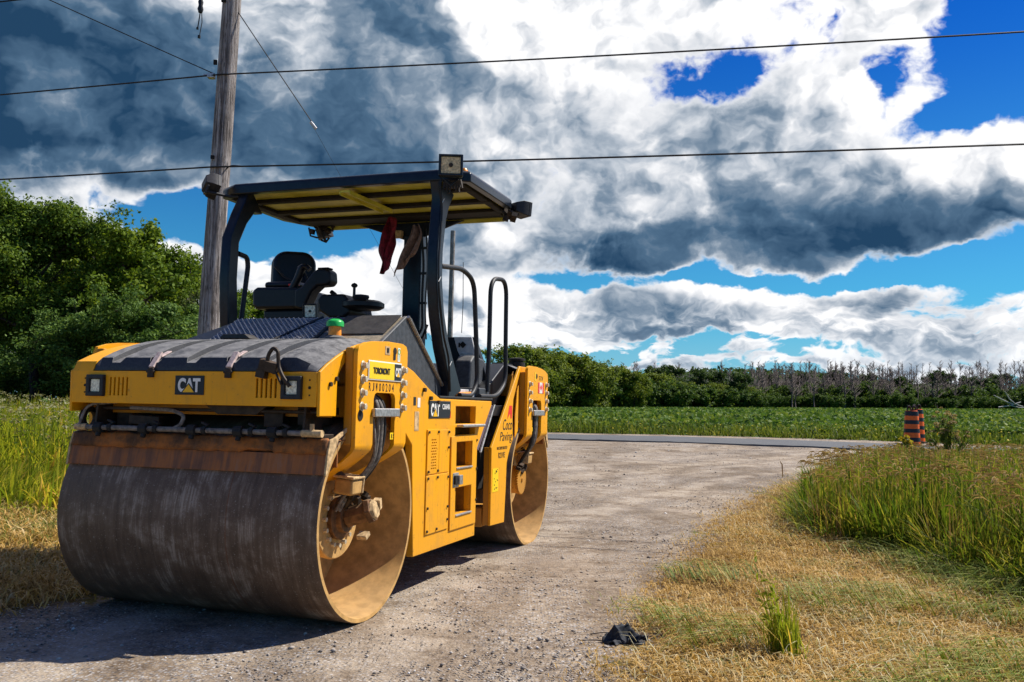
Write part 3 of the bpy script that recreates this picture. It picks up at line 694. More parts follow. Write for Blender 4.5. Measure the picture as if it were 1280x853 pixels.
    text('company_lettering', 'Coco', 'x', (.9502, 1.005, 1.222), .27, .10, 'ink', T, bold=-.0, depth=.0015, shear=.25)
    text('company_lettering', 'Paving', 'x', (.9502, .965, 1.100), .34, .11, 'ink', T, bold=-.0, depth=.0015, shear=.25)
    text('company_lettering', 'INCORPORATED', 'x', (.9502, .858, 1.008), .29, .028, 'ink', T, bold=.0, depth=.0015)
    text('company_lettering', 'R21VE', 'x', (.9502, .845, .943), .18, .052, 'ink', T, bold=.01, depth=.0015)
    b = MB().prism([(.99, 1.275), (1.04, 1.40), (1.125, 1.40), (1.125, 1.285), (1.09, 1.275), (1.07, 1.33)], 'x', .9502, .952); b.build('company_emblem', 'red', T, smooth=False)
    st = sticker(.60, .76, .62, .83, 'plate_yellow', .9505); b = MB()
    rn = random.Random(3)
    for i in range(14):
        y = rn.uniform(.61, .74); z = rn.uniform(.635, .815); b.box(.9527, .954, y, y + rn.uniform(.008, .02), z, z + rn.uniform(.006, .015))
    b.build('caution_marks', 'ink', st)
    # black deck in front of the rear hood
    b = MB().prism([(.60, 1.402), (.66, 1.48), (1.33, 1.815), (1.60, 1.822), (1.42, 1.73), (1.15, 1.402)], 'x', -.90, .80); b.build('rear_deck', 'cab_dark', T, bevel=.01)
    MB().lathe([(1.80, .001), (1.80, .085), (1.845, .085), (1.845, .065), (1.862, .065), (1.862, .088), (1.885, .088), (1.892, .05), (1.892, .001)], (.80, 1.70, 0), 'z', 24).build('air_intake_cap', 'rubber', T)
    b = MB()     # round shroud beside the rear deck
    sh = [(.62, 1.47), (.66, 1.80), (.74, 1.86), (.98, 1.84), (1.16, 1.76), (1.28, 1.62), (1.20, 1.47)]
    b.prism(sh, 'x', .54, .70); b.build('rear_shroud', 'cowl', T, bevel=.02)
    # ---------------- front cowl
    def cowl(name, mat, st, par=T, bev=.008):
        b = MB(); vs = []
        for x, prof in st:
            for y, z in prof: vs.append((x, y, z))
        n = len(st[0][1]); k = len(st)
        fs = [(j * n + i, j * n + (i + 1) % n, (j + 1) * n + (i + 1) % n, (j + 1) * n + i) for j in range(k - 1) for i in range(n)] + [tuple(range(n)), tuple(range((k - 1) * n, k * n))]
        b.add(vs, fs); return b.build(name, mat, par, bevel=bev)
    C1 = [(-1.50, 1.795), (-1.07, 2.035), (-.98, 2.035), (-.30, 1.463), (-.60, 1.463), (-1.10, 1.64), (-1.40, 1.72)]
    C0 = [(-1.50, 1.795), (-1.15, 1.87), (-.95, 1.86), (-.30, 1.463), (-.60, 1.463), (-1.10, 1.64), (-1.40, 1.72)]
    cw = cowl('front_cowl', 'cowl', [(-.90, C0), (-.55, C1), (.36, C1)])
    sc = cowl('sand_dusted_panel', 'sandcowl', [(.3605, C1), (.83, [(-1.50, 1.80), (-1.07, 2.03), (-.98, 2.03), (-.30, 1.463), (-.60, 1.463), (-1.10, 1.64), (-1.40, 1.72)])], cw)
    b = MB().prism([(-1.50, 1.80), (-1.08, 2.035), (-.99, 2.03), (-.30, 1.455), (-.62, 1.45), (-.82, 1.512), (-1.11, 1.638), (-1.40, 1.715)], 'x', .832, .86); b.build('cowl_side', 'cowl', cw, bevel=.006)
    b = MB().tube([(.868, -1.075, 2.03), (.868, -.985, 1.965), (.868, -.30, 1.475)], .014, 6); b.build('cowl_edge', 'steel', cw)
    b = MB().prism([(-1.36, 1.885), (-1.34, 1.90), (-1.08, 2.045), (-1.10, 2.03)], 'x', .37, .82); b.build('cowl_seam', 'black', cw)
    # hatched grille on the slope
    dv = Vector((0, .43, .24)).normalized(); nrm = Vector((0, -.24, .43)).normalized()
    def onslope(u, t): return Vector((u, -1.48, 1.806)) + dv * t + nrm * .006
    MB().add([onslope(-.58, .02), onslope(.30, .02), onslope(.30, .44), onslope(-.44, .44)], [(0, 1, 2, 3)]).build('grille_backing', 'dark', cw)
    b = MB(); 
    for dr in (1, -1):
        for i in range(-12, 24):
            u0 = -.58 + i * .042
            seg = []
            for t in (.02, .44):
                u = u0 + dr * (t - .02) * .9 + (0 if dr > 0 else .0); seg.append((u, t))
            (ua, ta), (ub, tb) = seg
            def clip(ua, ta, ub, tb):
                lo, hi = 0., 1.
                for s_, lim in ((1, .30), (-1, .575)):
                    fa, fb = s_ * ua - lim, s_ * ub - lim
                    if fa > 0 and fb > 0: return None
                    if fa > 0: lo = max(lo, fa / (fa - fb))
                    elif fb > 0: hi = min(hi, fa / (fa - fb))
                return (lo, hi) if hi > lo else None
            c = clip(ua, ta, ub, tb)
            if not c: continue
            P0 = onslope(ua + (ub - ua) * c[0], ta + (tb - ta) * c[0]); P1 = onslope(ua + (ub - ua) * c[1], ta + (tb - ta) * c[1])
            if (P1 - P0).length < .03: continue
            b.tube([P0 + nrm * (.004 if dr > 0 else .009), P1 + nrm * (.004 if dr > 0 else .009)], .0055, 4, m=0)
    b.build('grille', 'steel', cw, smooth=False)
    b = MB(); b.tube([onslope(-.02, .02) + nrm * .012, onslope(.18, .44) + nrm * .012], .010, 6); b.tube([onslope(.305, .0) + nrm * .005, onslope(.305, .45) + nrm * .005], .012, 6); b.build('grille_frame', 'black', cw)
    b = MB().prism([(-.36, 1.834), (-.10, 1.834), (-.15, 1.868), (-.33, 1.868)], 'y', -1.62, -1.50); b.build('hood_catch', 'black', T, bevel=.004)
    # ---------------- beacon
    b = MB().lathe([(1.826, .001), (1.826, .085), (1.85, .08), (1.866, .055), (1.866, .001)], (.463, -1.42, 0), 'z', 24); bc = b.build('beacon', 'cowl', T)
    MB().lathe([(1.8665, .001), (1.8665, .046), (1.93, .044), (1.93, .001)], (.463, -1.42, 0), 'z', 24).build('beacon_lamp', 'orange', bc)
    MB().lathe([(1.931, .001), (1.931, .062), (1.96, .062), (1.972, .055), (1.985, .03), (1.987, .001)], (.463, -1.42, 0), 'z', 24).build('beacon_cap', 'green', bc)
    # ---------------- operator seat, arm console, travel lever
    S = MB().prism([(-1.19, 2.27), (-1.20, 2.41), (-1.15, 2.44), (-.70, 2.43), (-.68, 2.26), (-.72, 2.235), (-1.15, 2.235)], 'y', -.05, .50).build('seat', 'cab_dark', T, bevel=.03, seg=3)
    MB().box(-1.12, -.76, .02, .44, 2.435, 2.50).build('seat_cushion', 'seat', S, bevel=.03, seg=3)
    def slab(name, mat, par, c, w, h, t, rot, r=.10, bev=.025):
        n = 6; pts = []
        for (sx, sz) in ((1, 1), (-1, 1), (-1, -1), (1, -1)):
            rr = r if sz > 0 else r * .5
            for q in range(n + 1):
                a = math.atan2(sz, sx) - PI / 4 + PI / 2 * q / n
                pts.append((sx * (w / 2 - rr) + rr * math.cos(a), sz * (h / 2 - rr) + rr * math.sin(a)))
        b = MB().prism(pts, 'y', -t / 2, t / 2); Rm = Matrix.Rotation(rot[2], 3, 'Z') @ Matrix.Rotation(rot[0], 3, 'X')
        b.v = [tuple(Rm @ Vector(v) + Vector(c)) for v in b.v]
        return b.build(name, mat, par, bevel=bev, seg=3)
    slab('backrest', 'seat', S, (-.98, .30, 2.60), .40, .44, .13, (-.10, 0, .55), .13, .04)
    slab('backrest_shell', 'cab_dark', S, (-1.05, .35, 2.60), .36, .42, .10, (-.10, 0, .55), .12, .03)
    b = MB().tube([(-1.10, .16, 2.66), (-.98, .13, 2.56), (-.86, .14, 2.49)], .010, 6); b.build('seat_belt', 'black', S)
    MB().obox((-.80, .02, 2.46), (.10, .03, .018), (0, 0, .2)).build('belt_buckle', 'red', S, bevel=.004)
    b = MB(); b.box(-1.10, -.62, .0, .42, 2.14, 2.234); b.box(-.95, -.45, .02, .40, 2.05, 2.139); b.build('seat_base', 'cab_dark', S, bevel=.02)
    MB().prism([(-.73, 2.24), (-.73, 2.40), (-.66, 2.43), (-.55, 2.56), (-.50, 2.585), (-.42, 2.585), (-.38, 2.56), (-.37, 2.47), (-.40, 2.435), (-.50, 2.43), (-.56, 2.38), (-.64, 2.22)], 'y', -.08, .07).build('arm_console', 'cab_dark', S, bevel=.02, seg=3)
    MB().box(-.52, -.41, -.05, .04, 2.586, 2.60).build('console_pad', 'seat', S, bevel=.005)
    b = MB(); b.tube(arc([(-.80, .0, 2.42), (-.745, .0, 2.52), (-.715, .0, 2.60), (-.70, .0, 2.615)], 5, .05), [.034] * 0 or .036, 12); b.tube(arc([(-.74, .0, 2.60), (-.70, .0, 2.625), (-.655, .0, 2.615), (-.63, .0, 2.59)], 5, .03), .026, 10)
    b.tube([(-.73, .04, 2.60), (-.64, .04, 2.42)], .018, 8); b.build('travel_lever', 'seat', S)
    # steering console
    Q = MB().prism([(-.44, 2.20), (-.46, 2.30), (-.42, 2.345), (-.20, 2.345), (-.16, 2.30), (-.13, 2.18), (-.20, 2.135), (-.33, 2.135)], 'y', -.14, .30).build('steering_console', 'cab_dark', T, bevel=.02, seg=3)
    MB().lathe([(2.215, .001), (2.215, .15), (2.235, .185), (2.27, .185), (2.29, .15), (2.29, .001)], (-.06, -.03, 0), 'z', 28).build('steering_wheel', 'cab_dark', Q)
    MB().lathe([(2.291, .001), (2.291, .06), (2.32, .075), (2.335, .07), (2.345, .001)], (-.06, -.08, 0), 'z', 20).build('wheel_hub', 'black', Q)
    b = MB().tube([(-.115, -.10, 2.33), (-.115, -.10, 2.41)], .013, 8); b.lathe([(2.40, .001), (2.405, .022), (2.42, .03), (2.435, .022), (2.445, .001)], (-.115, -.10, 0), 'z', 12); b.build('gear_knob', 'black', Q)
    b = MB().tube([(-.26, .05, 2.14), (-.24, .05, 1.95)], [.05, .07], 12); b.tube(arc([(-.46, .10, 2.40), (-.40, .10, 2.36), (-.40, .10, 2.22), (-.33, .10, 2.10)], 5, .04), .02, 8); b.build('console_column', 'cab_dark', Q)
    def lamp(name, c, size, yaw, pitch, mat='cab_dark', lens='lens', roll=0, arm=None, label=None):
        Rm = Matrix.Rotation(yaw, 3, 'Z') @ Matrix.Rotation(pitch, 3, 'X') @ Matrix.Rotation(roll, 3, 'Y')
        w, h, dpt = size; e = w * .09
        b = MB().prism([(-w / 2, -h / 2), (w / 2, -h / 2), (w / 2, h / 2), (-w / 2, h / 2)], 'y', -dpt / 2, -dpt / 2 + .03, holes=[[(-w / 2 + e, -h / 2 + e), (w / 2 - e, -h / 2 + e), (w / 2 - e, h / 2 - e), (-w / 2 + e, h / 2 - e)]])
        vs = [(x * k, y, z * k) for y, k in ((-dpt / 2 + .0301, 1.), (dpt * .1, .95), (dpt / 2, .62)) for x, z in ((-w / 2, -h / 2), (w / 2, -h / 2), (w / 2, h / 2), (-w / 2, h / 2))]
        b.add(vs, [(0, 1, 2, 3), (8, 9, 10, 11)] + [(j * 4 + i, j * 4 + (i + 1) % 4, j * 4 + 4 + (i + 1) % 4, j * 4 + 4 + i) for j in (0, 1) for i in range(4)])
        b.tube([(-w * .3, dpt * .3, -h * .5), (0, dpt * .35, -h * .78), (w * .3, dpt * .3, -h * .5)], .012, 6)
        b.v = [tuple(Rm @ Vector(v) + Vector(c)) for v in b.v]
        if arm: b.tube([Rm @ Vector((0, dpt * .35, -h * .7)) + Vector(c)] + arm, .014, 8)
        o = b.build(name, mat, T, bevel=.012, seg=3)
        l = MB().box(-w / 2 + e + .001, w / 2 - e - .001, -dpt / 2 + .012, -dpt / 2 + .028, -h / 2 + e + .001, h / 2 - e - .001); l.v = [tuple(Rm @ Vector(v) + Vector(c)) for v in l.v]
        l.build('lens', lens, o, bevel=.004)
        k_ = MB().lathe([(-dpt / 2 + .006, .001), (-dpt / 2 + .006, w * .09), (-dpt / 2 + .0115, w * .09), (-dpt / 2 + .0115, .001)], (0, 0, 0), 'y', 16); k_.v = [tuple(Rm @ Vector(v) + Vector(c)) for v in k_.v]
        k_.build('bulb_cap', 'greasy', o)
        return o
    lamp('work_lamp', (-.115, -.78, 2.12), (.12, .12, .10), .1, .1, arm=[Vector((-.115, -.80, 2.0))])
    # ---------------- roll-over posts
    def strap(path, x0, x1, hw, mat, name='canopy_post'):
        """box section post: path of (y, z), half width hw in y"""
        b = MB(); vs = []; P = [Vector((0, y, z)) for y, z in path]
        for i, p in enumerate(P):
            d = (P[min(i + 1, len(P) - 1)] - P[max(i - 1, 0)]).normalized(); nn = Vector((0, d.z, -d.y)); h = hw[i] if isinstance(hw, list) else hw
            for s_, x in ((-1, x0), (1, x0), (1, x1), (-1, x1)): vs.append((x, (p + nn * h * s_).y, (p + nn * h * s_).z))
        k = len(P); fs = [(j * 4 + i, j * 4 + (i + 1) % 4, j * 4 + 4 + (i + 1) % 4, j * 4 + 4 + i) for j in range(k - 1) for i in range(4)] + [(0, 1, 2, 3), tuple(range(4 * k - 4, 4 * k))]
        b.add(vs, fs); return b.build(name, mat, T, bevel=.012)
    p1 = strap([(-.28, 1.463), (-.33, 1.62), (-.50, 1.87), (-.60, 2.10), (-.655, 2.36), (-.655, 2.60), (-.61, 2.87), (-.57, 3.00), (-.545, 3.128)], .84, .93, [.15, .085, .068, .062, .060, .060, .065, .085, .16], 'navy')
    p2 = strap([(-.60, 1.463), (-.72, 1.80), (-.80, 2.05), (-.83, 2.40), (-.82, 2.72), (-.72, 2.92), (-.62, 3.06), (-.55, 3.128)], -.93, -.84, [.085, .07, .066, .064, .064, .068, .085, .16], 'navy')
    b = MB(); b.box(.0, .185, .62, .78, 1.463, 3.0); b.prism([(-.50, 3.125), (.60, 3.125), (.19, 2.985), (-.01, 2.96)], 'y', .66, .70); b.build('canopy_post', 'navy', T, bevel=.012)
    b = MB()
    b.tube(arc([(.19, .60, 3.05), (.235, .58, 2.7), (.22, .59, 2.4), (.23, .60, 2.10), (.16, .58, 2.0)], 6, .1), .012, 8); b.tube(arc([(.24, .60, 3.05), (.265, .60, 2.7), (.25, .60, 2.3), (.27, .60, 2.0)], 6, .1), .008, 6)
    b.tube(arc([(-.02, .60, 2.13), (.10, .585, 2.09), (.22, .60, 1.99), (.27, .62, 2.14)], 6, .05), .012, 6)
    for z in (2.86, 2.62, 2.34): b.obox((.232, .59, z), (.07, .03, .02))
    b.build('post_cable', 'cable', T)
    b = MB()   # wiring tied down the near post
    rn = random.Random(8)
    for off in (0., .03):
        pts = []
        for y, z in [(-.70, 3.27), (-.735, 3.10), (-.67, 2.93), (-.69, 2.78), (-.71, 2.5), (-.70, 2.3), (-.66, 2.12), (-.58, 1.93), (-.47, 1.76), (-.44, 1.6), (-.42, 1.5)]:
            pts.append((.945 - off * .6, y + off + rn.uniform(-.012, .012), z))
        b.tube(arc(pts, 3, .06), .0085, 6)
    b.build('wiring', 'cable', p1)
    b = MB()
    for z, y in ((2.98, -.68), (2.36, -.71), (1.72, -.45)): b.tube([(.95, y - .01, z - .02), (.955, y + .02, z + .02)], .0035, 5)
    b.build('cable_tie', 'white', p1)
    # ---------------- canopy
    out = [(-.96, -.715), (.96, -.715), (1.15, -.60), (1.165, .36), (1.02, .70), (-1.02, .70), (-1.165, .36), (-1.15, -.60)]
    inn = [(-.90, -.655), (.90, -.655), (1.09, -.56), (1.105, .33), (.985, .645), (-.985, .645), (-1.105, .33), (-1.09, -.56)]
    b = MB(); n = 8; vs = [];
    def crown(x, y, z): return z
    for pts, z in ((out, 3.135), (out, 3.205), ([(x * .985, y * .98) for x, y in out], 3.225)): vs += [(x, y, z) for x, y in pts]
    vs += [(x * .80, y * .72, 3.262) for x, y in out]; vs += [(x, y, 3.135) for x, y in inn]; vs += [(x, y, 3.158) for x, y in inn]
    fs = [(j * n + i, j * n + (i + 1) % n, (j + 1) * n + (i + 1) % n, (j + 1) * n + i) for j in (0, 1, 2) for i in range(n)] + [tuple(range(24, 32))]
    fs += [(i, (i + 1) % n, 32 + (i + 1) % n, 32 + i) for i in range(n)] + [(32 + i, 32 + (i + 1) % n, 40 + (i + 1) % n, 40 + i) for i in range(n)]
    b.add(vs, fs); CN = b.build('canopy', 'navy', T, bevel=.008)
    MB().add([(x, y, 3.160) for x, y in inn] + [(x * .99, y * .99, 3.17) for x, y in inn], [tuple(range(8)), tuple(range(8, 16))] + [(i, (i + 1) % 8, 8 + (i + 1) % 8, 8 + i) for i in range(8)]).build('canopy_lining', 'yellow_lining', CN)
    b = MB(); b.box(-1.06, 1.06, -.40, -.33, 3.125, 3.158); b.box(-1.08, 1.08, .02, .10, 3.125, 3.158); b.box(-1.0, 1.0, .40, .60, 3.128, 3.158); b.box(-1.07, -1.0, -.55, .50, 3.128, 3.158); b.box(1.0, 1.07, -.55, .50, 3.128, 3.158)
    b.build('roof_beam', 'dark', CN, bevel=.006)
    b = MB(); b.obox((.09, -.30, 3.112), (.085, .72, .016), (0, 0, -.04)); b.obox((.045, -.30, 3.10), (.006, .72, .035), (0, 0, -.04)); b.obox((.135, -.30, 3.10), (.006, .72, .035), (0, 0, -.04)); b.build('roof_channel', 'yellow_lining', CN)
    b = MB(); b.box(-.98, .98, .702, .715, 3.10, 3.17); b.build('rear_trim', 'yellow_lining', CN)
    b = MB().lathe([(3.225, .001), (3.225, .035), (3.25, .032), (3.27, .02), (3.272, .001)], (1.06, -.52, 0), 'z', 14); b.build('marker_light', 'orange', CN)
    for z, m_ in ((0, 'cream'),):
        MB().box(-.12, -.02, .60, .655, 2.975, 3.045).build('roof_tag', m_, CN, bevel=.004)
    # work lamps on the canopy
    lamp('work_lamp', (1.065, -.80, 3.205), (.185, .165, .15), .35, 0., 'navy', 'lens_brown', arm=[Vector((1.02, -.62, 3.13))])
    b = MB()
    for i in range(7): b.tube([(1.0 + .02 * i, -.74, 3.12), (.99 + .025 * i, -.75, 3.05 - .015 * (i % 3))], .008, 5)
    b.obox((1.05, -.72, 3.09), (.14, .06, .05)); b.build('lamp_bracket', 'greasy', CN)
    lamp('work_lamp', (-1.12, -.80, 3.20), (.165, .155, .12), 2.5, .2, 'black', 'lens_brown', roll=.7, arm=[Vector((-1.0, -.70, 3.12)), Vector((-.92, -.66, 3.13))])
    lamp('work_lamp', (1.20, .50, 3.16), (.16, .13, .15), 2.5, .1, 'black', 'lens_brown', arm=[Vector((1.12, .44, 3.08)), Vector((1.06, .36, 3.13))])
    b = MB()
    for i in range(5): b.obox((1.10 + .02 * i, .40 + .03 * (i % 2), 3.06 + .02 * (i % 3)), (.05, .04, .05), (.3 * i, .2, .4))
    b.build('lamp_bracket', 'greasy', CN)
    lamp('work_lamp', (-.93, .73, 3.09), (.15, .13, .13), 3.5, -.2, 'black', 'lens_brown', roll=.3, arm=[Vector((-.93, .62, 3.13))])
    b = MB()
    for i in range(6): b.obox((-1.03 + .045 * i, .68, 3.09 + .02 * ((i * 3) % 4)), (.04, .04, .05), (.5 * i, .2, .7 * i))
    b.tube([(-1.06, .66, 3.13), (-1.05, .68, 3.05), (-.98, .70, 3.03)], .010, 6); b.tube([(-.80, .66, 3.22), (-.80, .68, 3.08)], .010, 6); b.build('lamp_bracket', 'greasy', CN)
    # ---------------- handrails
    def rail(pts, r=.021, rr=.10, name='handrail'): return MB().tube(arc([Vector(p) for p in pts], 8, rr), r, 12).build(name, 'black', T)
    rail([(.90, -.57, 2.485), (.90, -.10, 2.535), (.90, .17, 2.47), (.905, .235, 2.0), (.905, .29, 1.60), (.905, .16, 1.475), (.905, -.12, 1.475)], rr=.13)
    rail([(.905, .545, 1.52), (.905, .575, 2.0), (.905, .58, 2.555), (.905, 1.02, 2.60), (.905, 1.03, 2.0), (.905, 1.05, 1.62), (.905, .80, 1.48), (.905, .35, 1.475)], rr=.17)
    rail([(-.86, -.74, 2.62), (-.86, -.62, 2.61), (-.86, -.60, 2.54), (-.86, -.66, 2.1), (-.86, -.68, 1.9)], rr=.05)
    # grey console panels behind the steps
    b = MB().prism([(.22, 2.055), (.60, 2.05), (.80, 1.50), (.80, 1.465), (.60, 1.465), (.42, 1.62)], 'y', .98, 1.06); pnl = b.build('control_panel', 'cab_dark', T, bevel=.008)
    b = MB().prism([(.40, 2.052), (.585, 2.050), (.70, 1.60), (.66, 1.56), (.55, 1.72), (.44, 1.92)], 'y', .955, .979)
    pf = b.build('panel_face', 'silver', pnl, bevel=.005)
    b = MB()
    for z, x0, x1 in ((1.88, .47, .60), (1.83, .50, .62), (1.79, .52, .63), (1.74, .55, .65)): b.box(x0, x1, .948, .954, z, z + .014)
    b.build('panel_rib', 'steel', pf)
    b = MB(); b.obox((.50, .95, 1.975), (.045, .02, .045), (0, .78, 0)); b.box(.455, .47, .945, .954, 1.95, 1.995); b.cyl((.61, .954, 1.66), (.61, .94, 1.66), .022, 12); b.build('panel_switch', 'dark', pf)
    b = MB().prism([(-.25, 1.463), (-.20, 1.90), (-.14, 2.0), (.20, 1.96), (.40, 1.80), (.62, 1.463)], 'x', -.20, .35); b.build('operator_pedestal', 'cab_dark', T, bevel=.02)
    b = MB(); b.prism([(-.24, 1.463), (-.22, 1.62), (-.08, 1.53), (.50, 1.53), (.52, 1.463)], 'x', .70, .86); b.build('kick_plate', 'silver', T, bevel=.006)
    MB().obox((.885, .03, 1.487), (.05, .26, .035), (.05, 0, 0)).build('side_reflector', 'orange', T, bevel=.01)
    b = MB().box(.60, .90, .36, .62, 1.463, 1.55); b.build('platform_box', 'cowl', T, bevel=.01)
    # frayed hook on the hood front
    b = MB()
    b.tube(arc([(.585, -2.43, 1.575), (.60, -2.43, 1.67), (.63, -2.43, 1.71), (.665, -2.43, 1.69), (.665, -2.42, 1.60), (.70, -2.43, 1.54), (.74, -2.41, 1.48)], 5, .03), .012, 8)
    b.obox((.60, -2.42, 1.60), (.11, .05, .06), (.2, .3, .2)); b.obox((.55, -2.415, 1.555), (.06, .045, .05), (0, .2, 0))
    b.tube([(.60, -2.42, 1.60), (.655, -2.43, 1.56), (.69, -2.42, 1.49)], .007, 6)
    b.build('rain_cap_hook', 'greasy', T)
    return T

def m_lining():
    m, k = material('olive_lining')
    n = k.noise(k.obj, 5., 5., .6); n2 = k.noise(k.obj, 40., 4., .6)
    col = k.mix(k.ss(n, .35, .65), (.50, .44, .03), (.66, .60, .07)); col = k.mix(k.math('MULTIPLY', k.ss(n2, .6, .7), .3), col, (.2, .13, .03))
    setb(k, col, .5, 0., k.bump(n, .15, .01)); return m
M['yellow_lining'] = m_lining()
# ------------------------------------------------------------------ camera and light
def build_camera():
    cd = bpy.data.cameras.new('camera'); co = bpy.data.objects.new('camera', cd); COL.objects.link(co)
    cd.sensor_width = 36.; cd.sensor_fit = 'HORIZONTAL'; cd.lens = 1113.7444 / 1280 * 36
    cd.clip_start = .1; cd.clip_end = 12000
    F = Vector((0., .99718937, .07492236)); R = Vector((.99982283, -.00141026, .01877007)); U = Vector((-.01882298, -.07490908, .9970127))
    m = Matrix((R, U, -F)).transposed().to_4x4(); m.translation = (0, 0, 1.3786)
    co.matrix_world = m; SC.camera = co
SUNV = Vector((.756, .306, 1.)).normalized()
def build_sun():
    L = bpy.data.lights.new('sun', 'SUN'); L.energy = 5.0; L.angle = rad(.53); L.color = (1., .95, .87)
    o = bpy.data.objects.new('sun', L); COL.objects.link(o)
    o.rotation_euler = (-SUNV).to_track_quat('-Z', 'Y').to_euler(); o.location = (20, 8, 30)
def pix_dir(u, v):
    F = np.array([0., .99718937, .07492236]); R = np.array([.99982283, -.00141026, .01877007]); U = np.array([-.01882298, -.07490908, .9970127])
    d = F + (u - 640) / 1113.7444 * R - (v - 426.5) / 1113.7444 * U
    return d / np.linalg.norm(d)
def azel(u, v):
    d = pix_dir(u, v); return math.degrees(math.atan2(d[0], d[1])), math.degrees(math.asin(d[2]))
# ------------------------------------------------------------------ terrain
def hgt(x, y):
    x = np.asarray(x, float); y = np.asarray(y, float)
    b = np.interp(y, [-50, 8, 10, 12, 16, 20, 25, 30, 40, 60, 235, 600, 3000], [0, 0, .02, .06, .14, .23, .34, .43, .51, .62, 1.38, 2.4, 3.0])
    k = np.interp(y, [9, 20, 30, 235], [0, .006, .0125, .0125])
    return b + k * np.clip(x, 0, 200)
def inpoly(x, y, P):
    x = np.asarray(x); y = np.asarray(y); c = np.zeros(x.shape, bool); n = len(P)
    for i in range(n):
        x1, y1 = P[i]; x2, y2 = P[(i + 1) % n]
        m = ((y1 > y) != (y2 > y)) & (x < (x2 - x1) * (y - y1) / (y2 - y1 + 1e-12) + x1); c ^= m
    return c
def dpoly(x, y, P):
    """signed distance to a polygon outline, positive inside"""
    x = np.asarray(x, float); y = np.asarray(y, float); d = np.full(x.shape, 1e9); n = len(P)
    for i in range(n):
        ax, ay = P[i]; bx, by = P[(i + 1) % n]; ex, ey = bx - ax, by - ay
        t = np.clip(((x - ax) * ex + (y - ay) * ey) / (ex * ex + ey * ey), 0, 1)
        d = np.minimum(d, np.hypot(x - ax - t * ex, y - ay - t * ey))
    return np.where(inpoly(x, y, P), d, -d)
STRAW_R = [(.15, 3.0), (.45, 4.3), (.72, 5.2), (.98, 6.3), (1.38, 7.6), (1.93, 9.3), (2.7, 11.3), (3.9, 14.0), (5.2, 16.4), (6.6, 18.6), (9.0, 20.8), (13., 21.8), (30., 16.), (30., -5), (.2, -5)]
TALL_R = [(9., 5.2), (4.6, 6.1), (4.0, 7.0), (3.95, 7.8), (4.05, 8.6), (3.6, 9.3), (3.55, 10.4), (3.85, 11.7), (5.0, 14.6), (6.5, 17.4), (8.2, 19.6), (11., 20.6), (16., 20.), (24., 15.), (24., 5.)]
STRAW_L = [(-2.75, 6.7), (-2.95, 6.3), (-3.25, 5.8), (-4.0, 5.0), (-6., 3.8), (-14, 2.), (-30, 2.), (-30, 40), (-6.5, 40), (-5.2, 14.), (-4.3, 10.5), (-3.4, 8.4)]
TALL_L = [(-4.6, 10.7), (-5.3, 10.6), (-6.35, 11.0), (-7.2, 10.3), (-9., 10.), (-30, 9.), (-40, 30), (-30, 44), (-9., 42), (-6.4, 30.), (-4.6, 16), (-4.2, 12)]
ROAD_N = [(-60, 41.), (-30, 34.6), (1.3, 27.9), (5.1, 26.7), (7.3, 25.6), (8.4, 25.15), (10.8, 23.3), (12.1, 21.4), (16, 17.5), (30, 4.)]
ROAD_F = [(-60, 44.5), (-30, 38.0), (1.44, 31.1), (5.6, 29.7), (9.3, 27.9), (11.4, 26.6), (14.5, 24.6), (18, 21.), (34, 6.)]
def road_y(x, L): return np.interp(x, [p[0] for p in L], [p[1] for p in L])
FIELD = [(-60, 47.), (-30, 40.), (1.9, 33.8), (6.2, 32.), (9.8, 30.), (15.4, 26.8), (22, 21.), (36, 8)]

